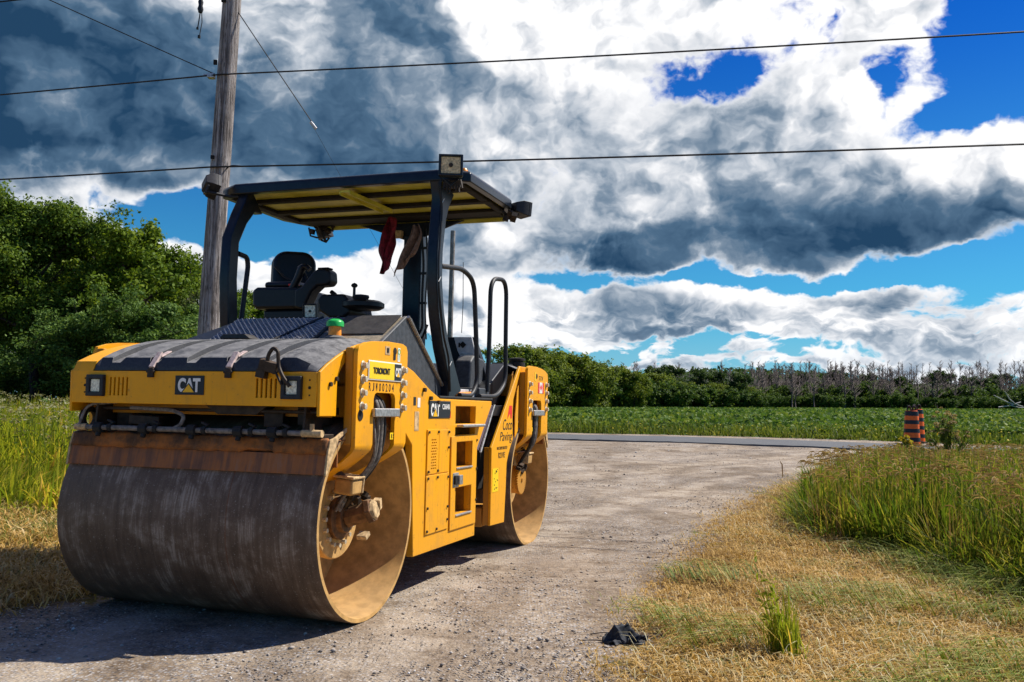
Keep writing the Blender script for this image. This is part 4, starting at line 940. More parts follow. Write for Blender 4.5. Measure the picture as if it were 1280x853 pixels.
def grid_axis(lo, hi, a, b, fine, grow):
    out = list(np.arange(a, b + 1e-6, fine)); s = fine; v = b
    while v < hi: s *= grow; v += s; out.append(v)
    s = fine; v = a; pre = []
    while v > lo: s *= grow; v -= s; pre.append(v)
    return np.array(pre[::-1] + out)
def build_ground():
    X = grid_axis(-2500, 2500, -12, 16, .16, 1.16); Y = grid_axis(-60, 6000, 2.5, 36, .16, 1.14)
    gx, gy = np.meshgrid(X, Y); nx = len(X); ny = len(Y)
    z = hgt(gx, gy)
    rn = np.random.RandomState(4)
    near = np.exp(-np.clip(gy - 20, 0, None) / 15)
    z = z + near * (.010 * np.sin(gx * 1.7 + 1.3 * np.sin(gy * .9)) + .008 * np.sin(gy * 2.3 + gx * .6)) * (1 - np.exp(-((gx + 1.2) ** 2 + (gy - 7.5) ** 2) / 12))
    co = np.stack([gx, gy, z], -1).reshape(-1, 3)
    i = np.arange((nx - 1) * (ny - 1)); r = i // (nx - 1); c = i % (nx - 1); a = r * nx + c
    F = np.stack([a, a + 1, a + 1 + nx, a + nx], 1)
    me = bpy.data.meshes.new('ground'); me.vertices.add(len(co)); me.vertices.foreach_set('co', co.ravel())
    me.loops.add(F.size); me.loops.foreach_set('vertex_index', F.ravel().astype(np.int32)); me.polygons.add(len(F)); me.polygons.foreach_set('loop_start', np.arange(0, F.size, 4, dtype=np.int32)); me.polygons.foreach_set('loop_total', np.full(len(F), 4, dtype=np.int32)); me.update()
    me.polygons.foreach_set('use_smooth', np.ones(len(F), bool))
    fx, fy = co[:, 0], co[:, 1]
    straw = np.maximum(dpoly(fx, fy, STRAW_R), dpoly(fx, fy, STRAW_L)); straw = np.clip(straw / 1.2 + .5, 0, 1)
    field = np.clip((fy - road_y(fx, FIELD)) / 1.2 + .5, 0, 1)
    at = me.attributes.new('straw', 'FLOAT', 'POINT'); at.data.foreach_set('value', straw.astype(np.float32))
    at = me.attributes.new('field', 'FLOAT', 'POINT'); at.data.foreach_set('value', field.astype(np.float32))
    m, k = material('ground_gravel_straw_field')
    P = k.obj
    sa = k.new('ShaderNodeAttribute', attribute_name='straw').outputs['Fac']; fa = k.new('ShaderNodeAttribute', attribute_name='field').outputs['Fac']
    n1 = k.noise(P, .55, 6., .6); n2 = k.noise(P, 2.3, 6., .65); n3 = k.noise(P, 14., 5., .65); n4 = k.noise(P, 75., 3., .7)
    vv = k.new('ShaderNodeTexVoronoi'); k.put(vv.inputs['Vector'], P); vv.inputs['Scale'].default_value = 48.
    vd, vc = vv.outputs['Distance'], k.sep(vv.outputs['Color'])[0]
    # packed gravel: earthy brown fines, grey crushed stone in patches
    fines = k.ramp(k.math('ADD', k.math('MULTIPLY', n2, .5), k.math('MULTIPLY', n3, .5)), [(.36, (0.134, 0.095, 0.062)), (.48, (0.261, 0.198, 0.136)), (.56, (0.359, 0.286, 0.206)), (.68, (0.448, 0.381, 0.302))])
    stone = k.ramp(vc, [(.0, (0.040, 0.040, 0.044)), (.3, (0.144, 0.144, 0.152)), (.65, (0.304, 0.296, 0.296)), (1., (0.576, 0.560, 0.544))])
    patch = k.ss(k.math('ADD', k.math('MULTIPLY', n1, .55), k.math('MULTIPLY', n2, .45)), .44, .54)
    f = k.math('MULTIPLY', k.math('MULTIPLY_ADD', patch, .72, .20), k.ss(k.math('ADD', vd, k.math('MULTIPLY', n4, .4)), .75, .45))
    g = k.mix(f, fines, stone)
    g = k.mix(k.math('MULTIPLY', k.ss(n4, .60, .70), .55), g, (.045, .035, .028))
    # wheel-worn paler streaks running along the drive
    tr = k.noise(k.vec('MULTIPLY', P, (.35, .9, 1.)), 1.1, 4., .6, 1.2)
    g = k.mix(k.math('MULTIPLY', k.ss(tr, .54, .66), .4), g, (0.416, 0.344, 0.272))
    big = k.noise(k.vec('MULTIPLY', P, (.5, .22, 1.)), 1.1, 5., .62, .8)
    g = k.mix(k.math('MULTIPLY', k.ss(big, .56, .40), .55), g, k.vec('MULTIPLY', g, (.50, .46, .42)))
    s = k.sep(P)
    # compacted wheel and drum tracks following the bend of the drive
    yy = k.math('MAXIMUM', k.math('ADD', s[1], -4.), 0.); uu = k.math('ADD', k.math('SUBTRACT', s[0], k.math('MULTIPLY', k.math('MULTIPLY', yy, yy), .032)), k.math('MULTIPLY', k.math('ADD', n1, -.5), 1.0))
    for off, wd in ((.75, .22), (2.35, .20), (3.6, .30), (5.2, .26)):
        band = k.ss(k.math('ABSOLUTE', k.math('ADD', uu, off)), wd * 1.5, wd * .4)
        g = k.mix(k.math('MULTIPLY', k.math('MULTIPLY', band, k.ss(n2, .35, .6)), .42), g, (.44, .36, .27))
    for off, wd in ((.25, .14), (1.25, .16), (2.9, .14), (4.4, .2)):
        band = k.ss(k.math('ABSOLUTE', k.math('ADD', uu, off)), wd * 1.6, wd * .3)
        g = k.mix(k.math('MULTIPLY', k.math('MULTIPLY', band, k.ss(n2, .4, .62)), .5), g, k.vec('MULTIPLY', g, (.42, .38, .35)))
    # straw litter
    st1 = k.noise(k.vec('MULTIPLY', P, (9., 40., 1.)), 1.2, 4., .7, 1.0); st2 = k.noise(k.vec('MULTIPLY', P, (40., 12., 1.)), 1.1, 4., .7, 1.2)
    sc = k.ramp(k.math('ADD', k.math('MULTIPLY', st1, .5), k.math('MULTIPLY', st2, .5)), [(.38, (0.029, 0.016, 0.005)), (.47, (0.115, 0.065, 0.016)), (.56, (0.274, 0.165, 0.042)), (.68, (0.419, 0.289, 0.106))])
    gr = k.ss(k.math('ADD', k.math('MULTIPLY', n1, .6), k.math('MULTIPLY', n2, .4)), .50, .66)
    leftg = k.ss(s[0], -1., -5.)
    sc = k.mix(k.math('MULTIPLY', k.math('MAXIMUM', gr, k.math('MULTIPLY', leftg, .55)), .55), sc, (.10, .13, .022))
    wob = k.math('ADD', sa, k.math('MULTIPLY', k.math('ADD', n3, k.math('ADD', n2, -1.)), 1.1))
    g = k.mix(k.ss(wob, .44, .60), g, sc)
    # crop field
    fn = k.noise(P, .9, 6., .75); fn2 = k.noise(P, .03, 4., .6)
    fc = k.ramp(fn, [(.35, (0.016, 0.046, 0.013)), (.5, (0.039, 0.111, 0.021)), (.66, (0.085, 0.182, 0.036))]); fc = k.mix(k.math('MULTIPLY', k.ss(fn2, .4, .6), .3), fc, (0.078, 0.130, 0.026))
    g = k.mix(k.ss(k.math('ADD', fa, k.math('MULTIPLY', k.math('ADD', n2, -.5), .8)), .45, .6), g, fc)
    h = k.math('ADD', k.math('MULTIPLY', vd, -.35), k.math('ADD', k.math('MULTIPLY', n3, 1.2), k.math('MULTIPLY', n4, .5)))
    setb(k, g, .92, 0., k.bump(h, .75, .02), spec=.2)
    me.materials.append(m)
    o = bpy.data.objects.new('ground', me); COL.objects.link(o); tag(o, kind='structure')
def build_road():
    xs = np.concatenate([np.linspace(-58, 0, 20), np.linspace(.5, 15.5, 61), np.linspace(16, 29, 10)])
    rn = np.random.RandomState(2); vs = []
    for x in xs:
        y0 = float(road_y(x, ROAD_N)) + rn.uniform(-.05, .05); y1 = float(road_y(x, ROAD_F))
        for y, dz in ((y0 - .015, -.06), (y0, .045 + rn.uniform(-.006, .006)), (y0 + .3, .055), ((y0 + y1) / 2, .065), (y1, .045), (y1 + .05, -.05)):
            vs.append((float(x), y, float(hgt(x, y)) + dz))
    n = 6; fs = [(i * n + j, (i + 1) * n + j, (i + 1) * n + j + 1, i * n + j + 1) for i in range(len(xs) - 1) for j in range(n - 1)]
    m, k = material('asphalt'); a = k.noise(k.obj, 1.2, 5.); b = k.noise(k.obj, 60., 4., .7)
    c = k.mix(a, (.060, .062, .066), (.095, .097, .10)); c = k.mix(k.math('MULTIPLY', k.ss(b, .55, .7), .5), c, (.16, .155, .15)); setb(k, c, .8, 0., k.bump(b, .4, .01))
    M['asphalt'] = m
    b = MB().add(vs, fs); o = b.build('road', 'asphalt'); tag(o, kind='structure')

# ------------------------------------------------------------------ vegetation
def m_leaf(name, stops, trans=.35, scale=.6, rough=.6, gloss=.12, isl=.6):
    m, k = material(name)
    r = k.new('ShaderNodeNewGeometry').outputs['Random Per Island']; n = k.noise(k.obj, scale, 4., .6)
    f = k.math('ADD', k.math('MULTIPLY', r, isl), k.math('MULTIPLY', k.ss(n, .3, .7), 1 - isl))
    c = k.ramp(f, stops)
    setb(k, c, rough, 0., spec=gloss)
    t = k.new('ShaderNodeBsdfTranslucent'); k.put(t.inputs[0], k.mix(.5, c, k.vec('MULTIPLY', c, (1.6, 1.5, .5))))
    mx = k.new('ShaderNodeMixShader'); mx.inputs[0].default_value = trans
    k.l.new(k.b.outputs[0], mx.inputs[1]); k.l.new(t.outputs[0], mx.inputs[2]); k.l.new(mx.outputs[0], k.out.inputs[0])
    return m
M['leaf_maple'] = m_leaf('leaf_maple', [(.1, (0.031, 0.063, 0.009)), (.5, (0.075, 0.134, 0.015)), (.9, (0.176, 0.237, 0.031))])
M['leaf_ash'] = m_leaf('leaf_ash', [(.1, (0.049, 0.086, 0.009)), (.5, (0.112, 0.178, 0.015)), (.9, (0.223, 0.283, 0.027))])
M['leaf_willow'] = m_leaf('leaf_willow', [(.1, (0.057, 0.078, 0.021)), (.5, (0.107, 0.146, 0.038)), (.9, (0.192, 0.230, 0.085))])
M['leaf_shrub'] = m_leaf('leaf_shrub', [(.1, (0.036, 0.077, 0.015)), (.5, (0.083, 0.153, 0.030)), (.9, (0.180, 0.265, 0.069))])
M['leaf_far'] = m_leaf('leaf_far', [(.1, (0.046, 0.073, 0.009)), (.5, (0.115, 0.160, 0.020)), (.9, (0.240, 0.280, 0.036))], scale=.35)
M['leaf_dark'] = m_leaf('leaf_dark', [(.1, (0.019, 0.039, 0.012)), (.5, (0.043, 0.079, 0.020)), (.9, (0.096, 0.140, 0.035))], scale=.3)
M['leaf_mid'] = m_leaf('leaf_mid', [(.1, (0.026, 0.057, 0.012)), (.5, (0.059, 0.111, 0.020)), (.9, (0.158, 0.211, 0.034))], scale=.3)
M['bark'] = m_plain('bark', (.055, .043, .034), .9, 0., .4, .8, 8.)
M['deadwood'] = m_plain('dead_grey_wood', (.10, .080, .072), .9, 0., .35, .5, 6.)
M['palewood'] = m_plain('bleached_wood', (.34, .32, .31), .9, 0., .3, .5, 6.)
GR = [(.0, (0.023, 0.053, 0.007)), (.35, (0.069, 0.124, 0.012)), (.62, (0.159, 0.209, 0.019)), (.8, (0.319, 0.305, 0.041)), (1., (0.489, 0.324, 0.090))]
M['grass'] = m_leaf('grass', GR, .4, 1.6, isl=.62)
M['grass_left'] = m_leaf('grass_left', [(.0, (0.078, 0.134, 0.010)), (.4, (0.209, 0.268, 0.021)), (.75, (0.419, 0.403, 0.037)), (1., (0.872, 0.470, 0.128))], .45, .8, isl=.6)
M['grass_dry'] = m_leaf('grass_dry', [(.0, (.09, .055, .02)), (.4, (.22, .14, .05)), (1., (.42, .30, .12))], .35, 1.2)
M['straw'] = m_leaf('straw', [(.0, (0.091, 0.050, 0.012)), (.2, (0.237, 0.137, 0.032)), (.42, (0.427, 0.257, 0.061)), (.62, (0.563, 0.365, 0.122)), (.74, (0.599, 0.448, 0.229)), (.86, (0.118, 0.140, 0.022)), (1., (0.200, 0.250, 0.036))], .2, .9, isl=.55)
M['straw_green'] = m_leaf('straw_green', [(.0, (0.045, 0.068, 0.011)), (.35, (0.098, 0.143, 0.019)), (.6, (0.203, 0.247, 0.038)), (.8, (0.375, 0.330, 0.098)), (1., (0.465, 0.375, 0.165))], .2, 1.4, isl=.75)
M['straw_pale'] = m_leaf('straw_pale', [(.0, (.30, .25, .13)), (.6, (.52, .46, .27)), (1., (.62, .58, .38))], .2, 1.4)
M['seedhead'] = m_leaf('seedhead', [(.0, (0.143, 0.086, 0.036)), (.5, (0.372, 0.242, 0.099)), (1., (0.601, 0.467, 0.214))], .35, 2.)
M['umbel'] = m_leaf('umbel', [(.0, (0.202, 0.192, 0.091)), (1., (0.346, 0.336, 0.196))], .3, 2.)
M['umbel_dry'] = m_leaf('umbel_dry', [(.0, (.20, .14, .06)), (1., (.45, .36, .18))], .3, 2.)
M['goldenrod'] = m_leaf('goldenrod', [(.0, (.40, .32, .02)), (1., (.72, .58, .05))], .3, 2.)
M['weed'] = m_leaf('weed', [(.0, (0.036, 0.068, 0.010)), (.5, (0.104, 0.144, 0.020)), (1., (0.272, 0.264, 0.056))], .4, 1.)
M['crop'] = m_leaf('crop', [(.0, (0.035, 0.072, 0.015)), (.5, (0.085, 0.156, 0.027)), (1., (0.259, 0.293, 0.053))], .3, .3)

def np_mesh(name, co, quads=None, tris=None, mats=(), mi=None):
    me = bpy.data.meshes.new(name)
    me.vertices.add(len(co)); me.vertices.foreach_set('co', np.ascontiguousarray(co, np.float32).ravel())
    li = []; st = []; tt = []; o = 0
    if quads is not None and len(quads): li.append(quads.ravel()); st.append(o + 4 * np.arange(len(quads))); tt.append(np.full(len(quads), 4)); o += quads.size
    if tris is not None and len(tris): li.append(tris.ravel()); st.append(o + 3 * np.arange(len(tris))); tt.append(np.full(len(tris), 3)); o += tris.size
    li = np.concatenate(li).astype(np.int32)
    me.loops.add(len(li)); me.loops.foreach_set('vertex_index', li)
    st = np.concatenate(st).astype(np.int32); tt = np.concatenate(tt).astype(np.int32)
    me.polygons.add(len(st)); me.polygons.foreach_set('loop_start', st); me.polygons.foreach_set('loop_total', tt)
    for q in mats: me.materials.append(M[q])
    if mi is not None: me.polygons.foreach_set('material_index', np.asarray(mi, np.int32))
    me.update(calc_edges=True); return me
def link(name, me, parent=None, loc=(0, 0, 0)):
    o = bpy.data.objects.new(name, me); COL.objects.link(o); o.location = loc; o.parent = parent; return o
def blades(P, H, W, lean, az, rs, curve=1., flat=False):
    """tapered bent blades: P (n,3) roots, H length, W width, lean (0 upright .. 1 lying), az direction"""
    n = len(P); T = np.array([0, .4, .75, 1.]); 
    d = np.stack([np.cos(az), np.sin(az), np.zeros(n)], 1); sd = np.stack([-np.sin(az), np.cos(az), np.zeros(n)], 1)
    tw = rs.uniform(-.8, .8, n)[:, None]; sd = sd * np.cos(tw) + d * np.sin(tw) if not flat else sd
    rows = []
    for j, t in enumerate(T):
        ang = lean * (t ** .9 if curve == 0 else (.35 + .65 * t * curve)); 
        hor = H * t * np.sin(ang * PI / 2) ; ver = H * t * np.cos(ang * PI / 2)
        c = P + d * hor[:, None] + np.array([0, 0, 1.]) * ver[:, None]
        w = W * (1. if j == 0 else .95 if j == 1 else .6 if j == 2 else 0.)
        if j < 3: rows += [c - sd * w[:, None] / 2, c + sd * w[:, None] / 2]
        else: rows.append(c)
    co = np.stack(rows, 1).reshape(-1, 3); b = np.arange(n)[:, None] * 7
    q = np.concatenate([b + np.array([[0, 1, 3, 2]]), b + np.array([[2, 3, 5, 4]])]); t = b + np.array([[4, 5, 6]])
    return co, q, t, rows[-1]
def cards(C, size, rs, up=.35, aspect=.62, nrm=None):
    """one rhombic leaf per point"""
    n = len(C); N = rs.normal(size=(n, 3)) if nrm is None else nrm + rs.normal(size=(n, 3)) * .55
    N[:, 2] += up; N /= np.linalg.norm(N, axis=1)[:, None] + 1e-9
    A = np.cross(N, rs.normal(size=(n, 3))); A /= np.linalg.norm(A, axis=1)[:, None] + 1e-9; B = np.cross(N, A)
    s = (size * rs.uniform(.6, 1.3, n))[:, None]
    co = np.stack([C - A * s, C + B * s * aspect - A * s * .1 + N * s * .12, C + A * s, C - B * s * aspect - A * s * .1 + N * s * .12], 1).reshape(-1, 3)
    return co, np.arange(n * 4).reshape(-1, 4)
class Pile:
    def __init__(s): s.co = []; s.q = []; s.t = []; s.mq = []; s.mt = []; s.n = 0
    def add(s, co, q=None, t=None, m=0):
        if q is not None and len(q): s.q.append(q + s.n); s.mq.append(np.full(len(q), m))
        if t is not None and len(t): s.t.append(t + s.n); s.mt.append(np.full(len(t), m))
        s.co.append(co); s.n += len(co)
    def mesh(s, name, mats):
        q = np.concatenate(s.q) if s.q else None; t = np.concatenate(s.t) if s.t else None
        return np_mesh(name, np.concatenate(s.co), q, t, mats, np.concatenate(s.mq + s.mt))

def limb_mesh(name, segs, mat, sides=7):
    b = MB()
    for pts, r in segs: b.tube(pts, r, sides)
    me = bpy.data.meshes.new(name); me.from_pydata([tuple(v) for v in b.v], [], b.f); me.materials.append(M[mat])
    me.polygons.foreach_set('use_smooth', [True] * len(me.polygons)); return me
def tree(seed, H, R, n_leaf, leaf, base=.22, nl=12, shape=1., clump=.085, up=.35, lean=0., sides=7, lobes=0):
    """limb segments and leaf points of one broadleaf tree standing at the origin"""
    rs = np.random.RandomState(seed); segs = []; tips = []
    tr = [Vector((0, 0, -.2))]; k = 6
    for i in range(1, k + 1): tr.append(Vector((rs.uniform(-.03, .03) * H + lean * H * i / k, rs.uniform(-.03, .03) * H, H * .82 * i / k)))
    segs.append((tr, [H * .026 * (1 - .80 * i / k) for i in range(k + 1)]))
    def at(t):
        f = t * k; i = min(int(f), k - 1); return tr[i].lerp(tr[i + 1], f - i)
    for i in range(nl):
        t = base + (.95 - base) * (i + rs.uniform(0, .8)) / nl; p = at(min(t / .82 * .82, .99)); a = i * 2.4 + rs.uniform(-.5, .5)
        rr = R * (math.sin(PI * min(1., max(.12, (t - base * .6) / (1.05 - base * .6))) ** shape)) * rs.uniform(.75, 1.12)
        q = p + Vector((math.cos(a) * rr, math.sin(a) * rr, rr * rs.uniform(.25, .6) + (.10 * H if t > .7 else 0)))
        mid = p.lerp(q, .5) + Vector((rs.uniform(-.1, .1) * rr, rs.uniform(-.1, .1) * rr, rr * .10)); r0 = H * .012 * (1.1 - .6 * t)
        segs.append(([p, mid, q], [r0, r0 * .6, r0 * .2]))
        for j in range(8):
            f = rs.uniform(.3, 1.); s = (p.lerp(mid, f * 2) if f < .5 else mid.lerp(q, f * 2 - 1))
            e = s + Vector((rs.uniform(-1, 1), rs.uniform(-1, 1), rs.uniform(-.3, 1))) * rr * .42
            segs.append(([s, e], [r0 * .35, r0 * .12])); tips += [e, s.lerp(e, .5)]
        tips += [q, mid.lerp(q, .5)]
    tips += [tr[-1] + Vector((rs.uniform(-.1, .1) * H, rs.uniform(-.1, .1) * H, rs.uniform(-.02, .12) * H)) for _ in range(7)]
    C = np.array([tuple(t) for t in tips]); m = len(C)
    w = rs.uniform(.5, 1.5, m); w /= w.sum(); idx = rs.choice(m, n_leaf, p=w)
    rad_ = clump * H * rs.uniform(.6, 1.4, m)[idx]
    d = rs.normal(size=(n_leaf, 3)); d /= np.linalg.norm(d, axis=1)[:, None]
    r = rs.uniform(0, 1, n_leaf) ** .62
    P = C[idx] + d * (r * rad_)[:, None] * np.array([1.15, 1.15, .75])
    P[:, 2] = np.maximum(P[:, 2], .25 + .04 * H * 0)
    co, q = cards(P, np.full(n_leaf, leaf), rs, up, nrm=d * .7)
    return segs, co, q
def make_tree(name, meshes, loc, rz, sc, label, cat, group=None):
    t = empty(name, loc, rz, label, cat, group); t.scale = sc if isinstance(sc, tuple) else (sc,) * 3
    for nm, me in meshes: link(nm, me, t)
    return t
def pt(u, depth, z=0.):
    """ground point seen at picture column u at a given distance"""
    d = pix_dir(u, 511); x = d[0] / d[1] * depth; return float(x), float(depth), float(hgt(x, depth))

HT = {}
def build_vegetation():
    rs = np.random.RandomState(11)
    # ---- trees on the left
    def tm(nm, leafmat, *a, **k):
        s, co, q = tree(*a, **k); HT[nm] = float(np.percentile(co[:, 2], 99.6)); return [('trunk', limb_mesh('trunk', s, 'bark', k.get('sides', 7))), ('crown', np_mesh('crown', co, q, None, (leafmat,)))]
    maple = tm('maple', 'leaf_maple', 3, 10., 3.6, 80000, .078, base=.34, nl=22, clump=.066)
    maple2 = tm('maple2', 'leaf_maple', 8, 9., 3.4, 56000, .078, base=.2, nl=18, clump=.070)
    ash = tm('ash', 'leaf_ash', 21, 8.6, 3.0, 40000, .085, base=.12, nl=20, clump=.055, up=.2)
    willow = tm('willow', 'leaf_willow', 31, 9.6, 3.2, 36000, .09, base=.15, nl=18, clump=.058)
    shrub = tm('shrub', 'leaf_shrub', 41, 5.4, 3.0, 38000, .068, base=.02, nl=18, clump=.085)
    shrub2 = tm('shrub2', 'leaf_shrub', 45, 4.4, 2.6, 26000, .068, base=.02, nl=14, clump=.12)
    L = [(shrub, -30, 44, 440, 2., 'dark bush far behind the tall grass at the left border', 'shrub'), (shrub, 30, 42, 432, 4., 'dark bush seen past the maple trunk', 'shrub'), (shrub, 90, 45, 425, 1., 'dark bush behind the grey green bushes', 'shrub'),
         (willow, -20, 47, 330, 2.2, 'tree standing behind the big maple at the left border', 'willow'), (maple2, 70, 48, 310, 5.2, 'tree mostly hidden behind the crown of the big maple', 'maple2'),
         (shrub2, 8, 37, 452, 5.0, 'low bush at the far left behind the maple', 'shrub2'),
         (maple, 40, 34, 248, 0., 'broad dark green maple with a bare trunk, leftmost tree behind the tall grass', 'maple'),
         (maple2, -62, 38, 262, 1., 'dark green tree cut off by the left edge of the photo', 'maple2'),
         (maple2, 104, 38, 300, 2.5, 'dark leafy tree just right of the big maple', 'maple2'),
         (ash, 163, 35, 288, .4, 'yellow green tree with upright leafy shoots above the roller hood', 'ash'),
         (willow, 214, 46, 332, 1.5, 'olive green tree with drooping foliage next to the wooden utility pole', 'willow'),
         (willow, 252, 52, 350, 4.0, 'pale green tree behind the foot of the wooden utility pole', 'willow'),
         (ash, 303, 47, 366, 3.1, 'green tree seen between the roller canopy post and the seat', 'ash'),
         (shrub, 108, 31, 392, .7, 'low grey green bush under the maple beside the roller hood', 'shrub'),
         (shrub, 180, 31, 372, 2.2, 'grey green bush right behind the roller hood', 'shrub'),
         (shrub, 238, 36, 378, 3.9, 'bushy shrub at the foot of the olive green tree', 'shrub'),
         (shrub2, 66, 36, 436, 1.0, 'dark low bush behind the maple trunk', 'shrub2'),
         (shrub2, 142, 34, 405, 2.9, 'low bush between the maple and the yellow green tree', 'shrub2'),
         (shrub2, -45, 31, 430, 4.1, 'low bush outside the left border next to the maple', 'shrub2'),
         (shrub2, 290, 40, 405, 2.0, 'shrub behind the far canopy post of the roller', 'shrub2')]
    for ms, u, y, vt, rz, lab, hk in L:
        x, yy, z = pt(u, y); d = pix_dir(u, vt); h = 1.3786 + d[2] / d[1] * y - z; s = h / HT[hk]
        make_tree('shrub' if 'bush' in lab or 'shrub' in lab else 'tree', ms, (x, yy, z), rz, (max(s, .85), max(s, .85), s), lab, 'bush' if ('bush' in lab or 'shrub' in lab) else 'tree')
    # ---- hedge of bright green trees across the field, running away to the right
    far = [tm('far%d' % i, 'leaf_far', 60 + i, 9., 4.2, 9000, .215, base=.03, nl=16, clump=.115, up=.5, sides=5) for i in range(4)]
    fdk = [tm('fdk%d' % i, 'leaf_dark', 70 + i, 11., 3.6, 7000, .25, base=.15, nl=15, clump=.085, up=.4, sides=5) for i in range(3)]
    bush = [tm('bush%d' % i, 'leaf_mid', 80 + i, 6., 4.0, 4200, .30, base=.01, nl=13, clump=.15, up=.5, sides=4) for i in range(4)]
    def spots(tops, depth0, depth1, n, kinds, name, labs, cat, group, base_h, seed, jit=.06):
        r = np.random.RandomState(seed)
        us = np.array([t[0] for t in tops], float); vs = np.array([t[1] for t in tops], float)
        for i in range(n):
            f = (i + .5) / n; u = us[0] + (us[-1] - us[0]) * f; v = np.interp(u, us, vs) * 1.
            D = depth0 + (depth1 - depth0) * f + r.uniform(-4, 4); x, y, z = pt(u, D)
            d = pix_dir(u, v); top = 1.3786 + d[2] / d[1] * D; h = (top - z) * r.uniform(1 - jit, 1 + jit * .4)
            q = kinds[i % len(kinds)]; s = h / base_h
            t = make_tree(name, q, (x, y, z), r.uniform(0, 6.28), (s * r.uniform(.9, 1.15), s * r.uniform(.9, 1.15), s), labs, cat, group)
    spots([(632, 427), (660, 427), (690, 434), (720, 442), (750, 450), (775, 459), (800, 462)], 112, 150, 11, far, 'hedge_tree', 'rounded bright green tree in the thick hedge right of the rear drum', 'tree', 'bright green hedge trees beyond the field', 9.6, 1)
    spots([(735, 470), (960, 492)], 140, 176, 15, bush, 'hedge_bush', 'low bright green bush at the foot of the hedge beyond the field', 'bush', 'low bushes at the foot of the hedge', 6.4, 2, .12)
    spots([(800, 461), (835, 466), (865, 480), (900, 476), (945, 482)], 158, 180, 7, far, 'hedge_tree', 'green tree where the hedge thins out in mid field', 'tree', 'green trees at the thin end of the hedge', 9.6, 3)
    for u, v, D, q, lab in ((818, 452, 170, 0, 'tall dark tree with layered top rising above the hedge'), (838, 452, 172, 1, 'second dark tree touching the layered tall one'), (875, 457, 178, 2, 'narrow dark tree standing apart above the hedge bushes'), (893, 459, 182, 0, 'small dark tree right of the narrow dark one'),
                            (925, 462, 176, 1, 'dark green tree at the right end of the hedge'), (1178, 458, 222, 2, 'dark round tree standing among bare trunks above the striped barrels'), (1236, 468, 218, 0, 'dark sloping tree near the right edge among bare trunks'), (1064, 476, 214, 1, 'pointed green tree in the middle of the bare wood')):
        x, y, z = pt(u, D); d = pix_dir(u, v); h = 1.3786 + d[2] / d[1] * D - z; s = h / 11.6
        make_tree('dark_tree', fdk[q], (x, y, z), u * .7, (s * 1.05, s * 1.05, s), lab, 'tree')
    # ---- bare dead wood and its dark understory
    def bare(seed, H):
        r = np.random.RandomState(seed); b = []
        tr = [Vector((0, 0, 0))] + [Vector((r.uniform(-.3, .3), r.uniform(-.3, .3), H * t)) for t in (.25, .5, .75, 1.)]
        b.append((tr, [.20, .17, .13, .09, .04]))
        for i in range(26):
            t = r.uniform(.30, .98); f = t * 4; j = min(int(f), 3); p = tr[j].lerp(tr[j + 1], f - j); a = r.uniform(0, 6.28); l = H * .19 * (1.25 - t) * r.uniform(.5, 1.3)
            q = p + Vector((math.cos(a) * l * .65, math.sin(a) * l * .65, l)); b.append(([p, q], [.06, .03]))
            for _ in range(4):
                s = p.lerp(q, r.uniform(.3, 1)); e = s + Vector((r.uniform(-1, 1), r.uniform(-1, 1), r.uniform(.3, 1.4))) * l * .38; b.append(([s, e], [.035, .02]))
        return [('trunk', limb_mesh('trunk', b, 'deadwood', 3))]
    bares = [bare(90 + i, 14.) for i in range(5)]
    r = np.random.RandomState(5)
    n = 0
    for u in list(np.linspace(745, 945, 34)) + list(np.linspace(945, 1295, 120)) + list(np.linspace(940, 1130, 56)):
        u = u + r.uniform(-6, 6); D = r.uniform(202, 250); x, y, z = pt(u, D)
        v = 458 + r.uniform(-7, 14); d = pix_dir(u, v); h = 1.3786 + d[2] / d[1] * D - z
        make_tree('bare_tree', bares[n % 5], (x, y, z), r.uniform(0, 6.28), (1., 1., h / 14.), 'leafless grey tree in the dead wood behind the crop field', 'tree', 'bare grey trees along the horizon'); n += 1
    spots([(930, 487), (1000, 484), (1060, 482), (1130, 487), (1200, 484), (1300, 487)], 216, 212, 34, bush, 'wood_bush', 'dark green bush along the edge of the dead wood', 'bush', 'bushes along the edge of the wood', 6.4, 7, .22)
    spots([(940, 478), (1300, 482)], 232, 230, 26, [bush[1], fdk[0], bush[2]], 'wood_thicket', 'dark thicket tree inside the dead wood', 'tree', 'thicket among the bare trunks', 7.4, 9, .2)
    spots([(945, 494), (1300, 497)], 206, 203, 40, bush, 'field_edge_bush', 'low dark bush at the far edge of the crop field', 'bush', 'low bushes at the far field edge', 6.4, 12, .2)
    # wooded rise behind
    X = np.linspace(-60, 460, 60); Yh = np.array([300., 330., 380., 460.]); vs = []
    for j, y in enumerate(Yh):
        for i, x in enumerate(X):
            e = math.exp(-((x - 95) / 95) ** 2); top = 5 + 13.5 * e + .6 * math.sin(i * 1.7) + .4 * math.sin(i * 3.1)
            vs.append((float(x), float(y), 0. if j == 0 else (top * (.75 if j == 1 else 1. if j == 2 else .9))))
    nX = len(X); fs = [(j * nX + i, j * nX + i + 1, (j + 1) * nX + i + 1, (j + 1) * nX + i) for j in range(3) for i in range(nX - 1)]
    hill = MB().add(vs, fs).build('hill', 'hillside'); tag(hill, kind='structure')
    P = Pile(); nn = 9000; hx = r.uniform(-60, 460, nn); t = r.uniform(0, 1, nn) ** .7
    hy = 300 + 80 * t; e = np.exp(-((hx - 95) / 95) ** 2); hz = (5 + 13.5 * e) * np.interp(t, [0, .375, 1], [0, .75, 1]) + r.uniform(-1, 2.2, nn)
    co, q = cards(np.stack([hx, hy, hz], 1), np.full(nn, 1.1), r, .8); P.add(co, q)
    o = link('distant_wood', P.mesh('distant_wood', ('leaf_dark',))); tag(o, 'distant dark wood covering the low rise on the horizon', 'wood', kind='stuff')
